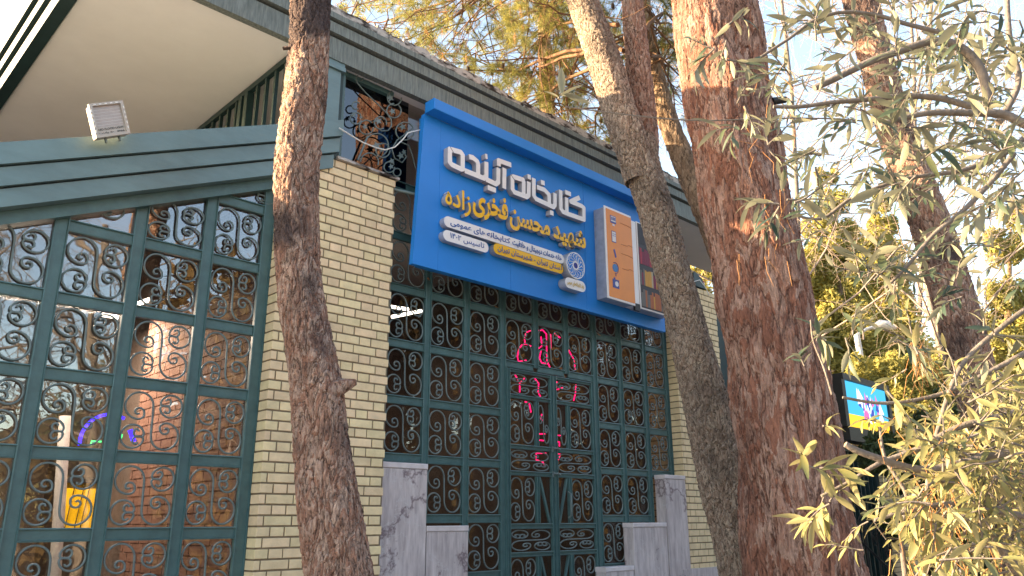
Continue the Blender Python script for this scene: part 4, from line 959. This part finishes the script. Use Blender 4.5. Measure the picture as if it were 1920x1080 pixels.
for (a, b2, d_) in BR:
    branchy(mbr, ad(max(a[0], 1100)+30, a[1], 6.35), ad(b2[0], max(b2[1], -10), d_+.8), .024, 2, tips, 8, .05)
tag(mbr.build('branches', TWIG, tB), kind='stuff')
cen = []; dr = []
for (p_, d_) in tips:
    for k in range(3):
        cen.append(p_+Vector([random.gauss(0, .045) for _ in range(3)])); dr.append(d_+Vector((0, 0, .1)))
V, F = needles(cen, dr, 60, .13, .0014)
fo = link('needle_foliage', npmesh('needle_foliage', V, F, NEEDLE), tB); tag(fo, kind='stuff')
V, F = needles([c+Vector((0, 0, -.03)) for c in cen[::9]], [Vector((0, 0, -1))]*len(cen[::9]), 16, .12, .0013, .4)
tag(link('dry_needles', npmesh('dry_needles', V, F, NEEDLED), tB), kind='stuff')
for k in range(46):
    p_ = random.choice(tips)[0]+Vector((0, 0, -.03)); MB().tube([p_+Vector((0, 0, .03)), p_+Vector((0, 0, .01)), p_-Vector((0, 0, .02)), p_-Vector((0, 0, .045))], [.006, .02, .021, .004], 7).build('pine_cone', mat('cone_brown', (.07, .04, .025), .8) if k == 0 else bpy.data.materials['cone_brown'], tB)

# ---- background pine behind the roof, sunny yellow green
tG = tree('pine_tree', 'bright yellow-green pine crown rising behind the roof above the sign', 'tree')
def blob_leaves(centres, radii, n, size, seed=0, flat=.5, up=0):
    rg = np.random.default_rng(seed); c = np.asarray(centres, float); r_ = np.asarray(radii, float)
    vol = r_.prod(1)**(1/1.5); k = rg.choice(len(c), n, p=vol/vol.sum()); v = rg.normal(size=(n, 3)); v /= np.linalg.norm(v, axis=1)[:, None]
    q = c[k]+v*r_[k]*(rg.uniform(.35, 1.08, (n, 1))**.6)
    nrm = v+rg.normal(size=(n, 3))*.7; nrm /= np.linalg.norm(nrm, axis=1)[:, None]; a = np.cross(nrm, rg.normal(size=(n, 3))); a /= np.linalg.norm(a, axis=1)[:, None]; b2 = np.cross(nrm, a)
    s_ = size*rg.uniform(.5, 1.3, (n, 1)); V = np.stack([q-a*s_*.5, q+b2*s_*flat*.5, q+a*s_*.6, q-b2*s_*flat*.5], 1).reshape(-1, 3)
    return V, np.arange(4*n).reshape(-1, 4)
def clumps(px_list, d, r, jit=0, seed=0):
    rg = random.Random(seed); out = []; rad_ = []
    for (px, py, rp) in px_list:
        for _ in range(6):
            a = rg.uniform(0, 6.28); t = rg.uniform(.2, 1)*rp; p_ = ad(px+t*cos(a), py+t*sin(a), d+rg.uniform(-jit, jit)); out.append(p_); rr = rp*.33*d/FPX*rg.uniform(.7, 1.3); rad_.append((rr, rr, rr*rg.uniform(.8, 1.5)))
    return out, rad_
c_, r_ = clumps([(1020, 0, 60), (1040, 80, 55), (990, 170, 40), (940, 190, 30), (1000, 220, 30), (720, 20, 60), (660, 20, 40), (800, 40, 50), (950, 30, 40)], 13, 1, 1.0, 3)
V, F = blob_leaves(c_, r_, 9000, .10, 4, .16); tag(link('foliage', npmesh('foliage', V, F, CYP), tG), kind='stuff')
MB().tube([ad(1015, -80, 13), ad(1030, 300, 13), Vector((*ad(1035, 500, 13).xy, 0))], [.1, .16, .22], 10).build('trunk', BARKD, tG)

# ---- cypresses & shrubs beyond the wall
def cypress(name, label, spine, d, n, size, seed, group=None):
    t_ = tree(name, label, 'tree', group); cs = []; rs = []; rg = random.Random(seed)
    for (px, py, rp) in spine:
        m = max(10, int(rp/3))
        for _ in range(m):
            a = rg.uniform(0, 6.28); t = rg.uniform(0, 1)**.5*rp*.95; q = ad(px+t*cos(a), py+t*.6*sin(a), d+rg.uniform(-1, 1)*rp*d/FPX*.7); cs.append(q); rr = (7+rp*.22)*d/FPX*rg.uniform(.6, 1.3); rs.append((rr*.8, rr*.8, rr*1.5))
    V, F = blob_leaves(cs, rs, n, size, seed, .45); tag(link('crown', npmesh('crown', V, F, CYP), t_), kind='stuff')
    px, py, rp = spine[-1]; q = ad(px, py, d); MB().tube([ad(spine[0][0], spine[0][1]+30, d), q, Vector((q.x, q.y, 0))], [.03, .14, .2], 8).build('trunk', BARKD, t_)
cypress('cypress_tree', 'tall golden cypress left of the leaning pine, tallest of the evergreens', [(1548,330,18),(1550,380,36),(1555,440,54),(1560,500,68),(1570,560,84),(1585,620,98),(1590,680,108),(1600,740,110)], 20, 120000, .12, 11)
cypress('cypress_tree', 'narrower yellow cypress just right of the tallest one', [(1650, 380, 16), (1650, 420, 30), (1652, 470, 40), (1656, 530, 50), (1662, 590, 60), (1668, 650, 60), (1675, 720, 70)], 22, 70000, .12, 12)
cypress('cypress_tree', 'broad olive-gold evergreen at the far right edge behind the leaning pine', [(1895, 400, 25), (1890, 460, 44), (1888, 550, 48), (1885, 620, 60), (1885, 700, 75), (1885, 780, 85)], 19, 45000, .11, 13)
cypress('garden_shrub', 'dense sunlit yellow shrub beneath the street lamp head', [(1650, 700, 60), (1700, 720, 60), (1750, 700, 50), (1620, 760, 50), (1720, 800, 70)], 14, 40000, .08, 14)
cypress('garden_shrub', 'patch of bright shrub visible in the gap above the right brick pier', [(1312, 515, 40), (1300, 560, 40)], 16, 6000, .08, 15)
tD_ = tree('park_wood', 'dim green trees closing the view low at the right, behind the olive', 'tree'); c_, r_ = clumps([(1700, 860, 70), (1800, 820, 80), (1880, 900, 90), (1760, 960, 90), (1850, 1040, 90), (1690, 980, 50), (1950, 800, 90), (1760, 760, 60)], 11, 1, 1.2, 9); V, F = blob_leaves(c_, r_, 30000, .09, 10, .4)
tag(link('foliage', npmesh('foliage', V, F, SHRUB), tD_), kind='stuff')
cypress('evergreen_tree', 'broad sunlit evergreen mass low behind the street lamp and display board', [(1600, 600, 60), (1560, 660, 90), (1680, 680, 90), (1620, 740, 120), (1740, 740, 90), (1700, 820, 130)], 28, 70000, .16, 16)
# bare deciduous trees: fine twigs
def bare(name, label, root, top, r0, depth, tw, seed, m_=None, extra=(), cat='tree'):
    random.seed(seed); t_ = tree(name, label, cat); mb = MB(); tp = []
    root = Vector(root); top = Vector(top); pts = [root.lerp(top, i/6)+Vector([random.uniform(-1, 1)*.06*(top-root).length*.2 for _ in range(3)]) for i in range(7)]
    mb2 = MB().tube(pts, [r0*(1-.6*i/6) for i in range(7)], 8); mb2.build('trunk', OTWIG, t_)
    for k in range(tw):
        t = random.uniform(.3, 1); i = min(int(t*6), 5); q = pts[i].lerp(pts[i+1], t*6-i); L_ = (top-root).length*random.uniform(.22, .45); a = random.uniform(0, 6.28)
        v = Vector((cos(a), sin(a), random.uniform(.3, 1.1))).normalized(); branchy(mb, q, q+v*L_, r0*.35*(1.1-t*.6), depth, tp, 5, -.05, .1)
    tag(mb.build('bare_twigs', m_ or OTWIG, t_), kind='stuff'); return t_
BT = mat('bare_twig_pale', (.42, .33, .28), .85, .2, var=.4, scale=8)
q = ad(1500, 900, 15); bare('bare_tree', 'leafless pale-twigged tree behind the big pine, upper right', (q.x, q.y, 0), ad(1450, -180, 15), .07, 3, 30, 21, BT)
q = ad(1760, 900, 14); bare('bare_tree', 'leafless tree with fine twigs between the leaning pine and the right edge', (q.x, q.y, 0), ad(1700, -60, 14), .07, 3, 30, 22, BT)
q = ad(1650, 900, 24); bare('bare_tree', 'distant leafless tree behind the cypresses', (q.x, q.y, 0), ad(1760, -160, 24), .1, 3, 26, 23, BT)
hv = []; hn = 60  # unseen dark rise added to keep the bright horizon out of window reflections
for i in range(hn+1):
    hx = -60+i*2.6; hh = 6.2+1.1*sin(i*.7)+.6*sin(i*1.9)
    hv += [(hx, -21, -.1), (hx, -24.5, hh*.8), (hx, -29, hh), (hx, -60, hh*.8), (hx, -70, -.1)]
DARKRISEM = mat('dark_rise_backdrop', (.085, .065, .04), .95, .1, col2=(.022, .026, .014), scale=1.6, detail=12, bump=1, bscale=4, p0=.4, p1=.6)
ho = MB().add(hv, [(i*5+j, i*5+j+1, i*5+j+6, i*5+j+5) for i in range(hn) for j in range(4)]).build('added_dark_rise', DARKRISEM); tag(ho, kind='structure')
# trees across the path that the windows mirror
for k, (x_, y_, hgt, s_) in enumerate(((2.5, -8, 8, 31), (6.5, -11, 9, 32), (11, -8, 8, 33), (4.5, -18, 12, 34), (15, -14, 10, 35), (0.5, -13, 9, 36), (9, -20, 12, 37))):
    bare('bare_tree', ['leafless tree mirrored at the far left of the windows', 'leafless tree mirrored beside the pier', 'leafless tree mirrored in the doors', 'tall leafless tree mirrored behind the others', 'leafless tree mirrored near the right pier', 'leafless tree mirrored low in the left window', 'tallest mirrored leafless tree'][k], (x_, y_, 0), (x_+random.uniform(-1, 1), y_, hgt), .18, 3 if k < 4 else 2, 16, s_, BARKD if 0 else OTWIG)
random.seed(77)
hd = tree('park_hedge', 'dense dim park planting across the path that darkens the window reflections', 'hedge'); cs = []; rs = []
for k in range(150):
    x_ = random.uniform(9.5, 42); rr = random.uniform(.8, 1.7); cs.append((x_, -12+random.uniform(-4, 2)+max(0, x_-14)*.25, random.uniform(.5, 10.5))); rs.append((rr, rr, rr*1.2))
for k in range(90):
    x_ = random.uniform(-8, 34); cs.append((x_, -13+random.uniform(-4, 3)-abs(x_-5)*.1, random.uniform(.2, 2.6))); rr = random.uniform(.5, 1.3); rs.append((rr, rr, rr))
V, F = blob_leaves(cs, rs, 90000, .40, 41, .55); tag(link('foliage', npmesh('foliage', V, F, mat('autumn_leaf', (.14, .085, .035), .7, .2, col2=(.025, .028, .015), scale=.5, trans=.1)), hd), kind='stuff')

# ---- olive tree in the foreground
ol = tree('olive_tree', 'silvery olive branches with long narrow leaves filling the right foreground', 'tree')
def leaf_mesh(L_, W_, bend, seed, fold=.25):
    n = 6; vs = []; fs = []; rg = random.Random(seed)
    for i in range(n+1):
        t = i/n; wd = W_*(sin(pi*min(t*.93+.04, 1))**.75)*(1 if t < .5 else 1-.25*(t-.5)); x_ = L_*t; z_ = -bend*L_*t*t
        vs += [(x_, -wd/2, z_+fold*wd/2), (x_, 0, z_), (x_, wd/2, z_+fold*wd/2)]
    for i in range(n):
        a = i*3; fs += [(a, a+3, a+4, a+1), (a+1, a+4, a+5, a+2)]
    b_ = MB().add(vs, fs, 0, True); return b_
LV = [leaf_mesh(1, w_, bd, i) for i, (w_, bd) in enumerate(((.27, .15), (.22, .38), (.31, .08), (.25, .6), (.21, .25)))]
LM = [l.mesh('leaf', OLEAF) for l in LV]; LM2 = [l.mesh('leaf', OLEAF_LIT) for l in LV]
sh = tree('sunlit_lower_leaves', 'dense lower olive leaves filling the lower right corner, sunlight put into their straw-green colour', 'shrub')  # lower olive leaves kept apart to carry the sunlit leaf colour
leaves = []; stems = []
def sprig(p_, v, L_, n, ll, droop=.2, yl=0):
    v = Vector(v).normalized(); pts = [Vector(p_)]; 
    for i in range(5): v = (v+Vector((random.gauss(0, .12), random.gauss(0, .12), random.gauss(0, .12)-droop*.15))).normalized(); pts.append(pts[-1]+v*L_/5)
    stems.append((pts, .0022, yl)); a = random.uniform(0, 6)
    for k in range(n):
        t = .15+.85*(k/max(n-1, 1)); i = min(int(t*5), 4); q = pts[i].lerp(pts[i+1], t*5-i); dv = (pts[i+1]-pts[i]).normalized(); o_ = dv.orthogonal().normalized(); a += 2.1+random.gauss(0, .3)
        side = Matrix.Rotation(a, 3, dv) @ o_; op = random.uniform(.45, 1.2) if t < .9 else random.uniform(.1, .7); d_ = (dv*cos(op)+side*sin(op)+Vector((0, 0, -.15))).normalized()
        leaves.append((q, d_, ll*random.uniform(.55, 1.15)*(1 if t < .9 else .8), random.uniform(-.8, .8), random.randrange(5), yl))
def bpath(pts, r0, r1, name='branch', m_=OTWIG, d=1.7):
    P = [ad(a, b2, dd_[0] if dd_ else d) for a, b2, *dd_ in pts]; Q = []
    for i in range(len(P)-1):
        p0, p1, p2, p3 = P[max(i-1, 0)], P[i], P[i+1], P[min(i+2, len(P)-1)]
        for k in range(5):
            t = k/5; Q.append(.5*((2*p1)+(p2-p0)*t+(2*p0-5*p1+4*p2-p3)*t*t+(3*p1-p0-3*p2+p3)*t**3))
    Q.append(P[-1]); n = len(Q)-1; MB().tube(Q, [r0+(r1-r0)*i/n for i in range(n+1)], 8).build(name, m_, ol); return Q
OB = [([(1852, 212), (1850, 170), (1838, 130), (1815, 100), (1785, 82), (1750, 77), (1715, 86), (1690, 95), (1640, 112), (1590, 135), (1560, 150), (1527, 165)], .0125, .0085, 1.75),
      ([(1990, 260), (1920, 232), (1880, 214), (1830, 212), (1790, 211), (1740, 212), (1690, 222), (1652, 232)], .012, .006, 1.7),
      ([(1870, 216), (1810, 197), (1760, 184), (1700, 180), (1630, 186), (1560, 192), (1500, 200), (1450, 200)], .010, .005, 1.9),
      ([(1652, 232), (1600, 225), (1540, 222), (1440, 222), (1330, 226), (1240, 222), (1150, 212), (1060, 200)], .0022, .0016, 1.75),
      ([(1885, -60), (1890, 40), (1896, 90), (1910, 150), (1890, 200), (1872, 230)], .007, .010, 1.9),
      ([(1600, 22), (1560, 26), (1520, 42), (1480, 72), (1440, 98), (1410, 118)], .004, .0028, 1.4),
      ([(1760, 60), (1700, 45), (1650, 30), (1600, 22)], .005, .004, 1.45),
      ([(1900, 290), (1850, 350), (1800, 400), (1750, 440), (1700, 500), (1660, 540)], .0065, .003, 1.6),
      ([(1930, 250), (1880, 290), (1800, 320), (1700, 335), (1600, 370), (1540, 410), (1480, 400)], .007, .003, 1.7),
      ([(1990, 740), (1900, 775), (1800, 800), (1720, 842), (1650, 868), (1590, 905), (1540, 930)], .008, .003, 1.6),
      ([(1960, 640), (1850, 700), (1760, 740), (1660, 756), (1580, 745)], .006, .003, 1.7),
      ([(1990, 980), (1880, 960), (1780, 945), (1700, 960), (1640, 975)], .007, .003, 1.55),
      ([(1950, 560), (1870, 620), (1800, 690), (1760, 800), (1740, 900), (1735, 990)], .006, .004, 1.65),
      ([(1990, 860), (1880, 850), (1800, 870), (1720, 880), (1620, 850), (1585, 833)], .009, .006, 1.5),
      ([(1700, 1100), (1690, 1000), (1700, 930), (1660, 860), (1650, 800)], .006, .003, 1.7),
      ([(1560, 740), (1545, 690), (1525, 640), (1520, 600)], .003, .002, 1.8)]
BQ = [bpath(p_, a, b2, d=d_) for p_, a, b2, d_ in OB]
# trunk of the olive, out of frame to the right
tb = ad(2150, 1100, 1.9); MB().tube([Vector((tb.x, tb.y, 0)), ad(2100, 800, 1.85), ad(2030, 500, 1.8), ad(1985, 270, 1.75)], [.06, .05, .035, .014], 12).build('trunk', OTWIG, ol)
CL = [(1345, 110, 60, 3, 9, 1.25), (1375, 60, 50, 2, 7, 1.25), (1400, 190, 50, 2, 7, 1.4), (1385, 225, 40, 2, 5, 1.5), (1445, 290, 50, 3, 7, 1.4), (1480, 370, 55, 4, 9, 1.3), (1530, 60, 70, 4, 8, 1.45), (1470, 120, 60, 3, 7, 1.5), (1590, 110, 80, 5, 8, 1.5), (1650, 50, 80, 5, 8, 1.5), (1700, 130, 70, 4, 8, 1.35), (1720, 30, 80, 4, 7, 1.6), (1800, 50, 80, 4, 7, 1.7), (1880, 60, 80, 5, 7, 1.7), (1850, 130, 60, 3, 7, 1.8), (1600, 210, 60, 4, 7, 1.6), (1690, 240, 60, 4, 7, 1.6), (1545, 300, 50, 3, 7, 1.5), (1650, 300, 60, 3, 7, 1.6), (1750, 280, 70, 4, 7, 1.7), (1850, 250, 70, 5, 8, 1.6), (1900, 300, 70, 5, 8, 1.4), (1880, 380, 70, 4, 7, 1.4), (1700, 350, 60, 3, 7, 1.5), (1560, 420, 50, 2, 6, 1.7), (1620, 520, 60, 4, 7, 1.6), (1700, 520, 60, 3, 7, 1.6), (1800, 540, 50, 3, 9, 1.5), (1520, 640, 30, 2, 8, 1.9), (1510, 680, 25, 1, 6, 1.9), (1600, 630, 50, 3, 7, 1.6), (1690, 640, 60, 4, 7, 1.6), (1860, 640, 60, 4, 7, 1.4), (1530, 880, 45, 3, 8, 1.6), (1560, 930, 45, 3, 7, 1.7), (1525, 975, 15, 1, 5, 1.8), (1540, 800, 22, 1, 5, 1.6), (1050, 190, 22, 1, 6, 1.75)]
for (px, py, rp, ns_, nl, d_) in CL:
    for k in range(ns_):
        a = random.uniform(0, 6.28); p_ = ad(px+random.uniform(-.4, .4)*rp, py+random.uniform(-.4, .4)*rp, d_+random.uniform(-.12, .12))
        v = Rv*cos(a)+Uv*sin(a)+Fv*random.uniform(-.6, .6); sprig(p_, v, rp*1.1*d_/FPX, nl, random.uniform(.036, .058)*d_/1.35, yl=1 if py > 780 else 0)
for k in range(330):                       # dense lower right mass
    px = random.triangular(1590, 1960, 1880); py = random.triangular(640, 1110, 930)
    if px < 1650 and random.random() < .5: continue
    if px < 1720 and 700 < py < 1000 and random.random() < .7: continue
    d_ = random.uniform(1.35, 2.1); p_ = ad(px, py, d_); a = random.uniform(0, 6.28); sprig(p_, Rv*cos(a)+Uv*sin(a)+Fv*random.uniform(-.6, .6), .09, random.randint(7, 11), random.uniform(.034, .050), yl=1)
for k in range(170):                       # finer, farther sprays against the sky
    px = random.triangular(1440, 1990, 1880); py = random.triangular(-40, 560, 180); d_ = random.uniform(2.0, 2.9); p_ = ad(px, py, d_); a = random.uniform(2.3, 4.2)
    sprig(p_, Rv*cos(a)+Uv*sin(a)*.6+Fv*random.uniform(-.5, .5), .12, random.randint(6, 9), random.uniform(.045, .06))
# leaves ranked by how large they show
def shown(l): return l[2]/max((l[0]-EYE).dot(Fv), .3)
leaves.sort(key=shown, reverse=True)
def lmat(q, d_, L_, roll):
    zax = Vector((0, 0, 1))-d_*d_.z
    if zax.length < .1: zax = d_.orthogonal()
    zax.normalize(); y_ = zax.cross(d_); M = Matrix((d_, y_, zax)).transposed().to_4x4(); return Matrix.Translation(q) @ M @ Matrix.Rotation(roll*1.3, 4, 'X') @ Matrix.Diagonal((L_, L_, L_, 1))
cnt = [0, 0]; rest = [MB(), MB()]
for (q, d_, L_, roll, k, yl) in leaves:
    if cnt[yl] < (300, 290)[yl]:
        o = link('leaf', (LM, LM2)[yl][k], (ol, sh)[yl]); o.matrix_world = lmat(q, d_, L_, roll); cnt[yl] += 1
    else:
        M = lmat(q, d_, L_, roll); rest[yl].add([M @ Vector(v) for v in LV[k].v], LV[k].f, 0, True)
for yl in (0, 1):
    tag(rest[yl].build('small_foliage', (OLEAF, OLEAF_LIT)[yl], (ol, sh)[yl]), kind='stuff'); b_ = MB()
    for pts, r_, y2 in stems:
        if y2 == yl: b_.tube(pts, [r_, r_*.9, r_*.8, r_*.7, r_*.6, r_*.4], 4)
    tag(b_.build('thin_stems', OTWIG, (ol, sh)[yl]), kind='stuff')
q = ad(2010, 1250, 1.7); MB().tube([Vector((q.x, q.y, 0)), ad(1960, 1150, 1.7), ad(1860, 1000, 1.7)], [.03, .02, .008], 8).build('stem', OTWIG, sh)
b_ = MB()                                   # fallen pine needles caught in the olive
for k in range(150):
    if k < 100: px, py, d_ = random.triangular(1650, 1900, 1760), random.uniform(780, 1080), random.uniform(1.4, 1.8)
    elif k < 120: px, py, d_ = 1725+random.uniform(-12, 12), 620+random.uniform(0, 60), 1.6
    else: px, py, d_ = random.uniform(1380, 1500), random.uniform(120, 520), 2.4
    p_ = ad(px, py, d_); a = random.gauss(0, .35); L_ = random.uniform(.05, .12); v = Vector((sin(a)*Rv.x, sin(a)*Rv.y, -cos(a))); sd_ = Rv*random.uniform(-.25, .25)*L_
    b_.tube([p_, p_+v*L_*.5+sd_, p_+v*L_], [.0009, .0009, .0004], 3)
tag(b_.build('caught_pine_needles', NEEDLED, ol), kind='stuff')
# a few dry leaves on the grille ledges
for k, (px, py, Y_, lb) in enumerate(((804, 523, 4.985, 'dry leaf caught just below the sign by the first upright bar'), (1052, 690, 4.975, 'dry curled leaf lying above the entrance door'), (931, 574, 4.985, 'small pale leaf caught under the middle of the sign'), (1122, 624, 4.985, 'pale leaf scrap caught under the right part of the sign'))):
    p_ = at(px, py, Y_); o = link('dry_leaf', leaf_mesh(.055, .028, .3, k).mesh('dry_leaf', DRYL)); o.location = p_-Vector((.02, 0, 0)); o.rotation_euler = (1.2+k, .2*k, .1); tag(o, lb, 'leaf')
print('objects', len(bpy.data.objects), 'tris', sum(len(o.data.polygons) for o in bpy.data.objects if o.type == 'MESH'))

GR = {'pine_tree': 'pine trees around the library', 'cypress_tree': 'cypresses beyond the building', 'bare_tree': 'leafless trees in the park', 'garden_shrub': 'sunlit shrubs beyond the wall', 'tube_light': 'ceiling tube lights inside', 'dry_leaf': 'dry leaves caught on the grille'}
for o in bpy.data.objects:
    k = o.name.split('.')[0]
    if o.parent is None and k in GR: o['group'] = GR[k]
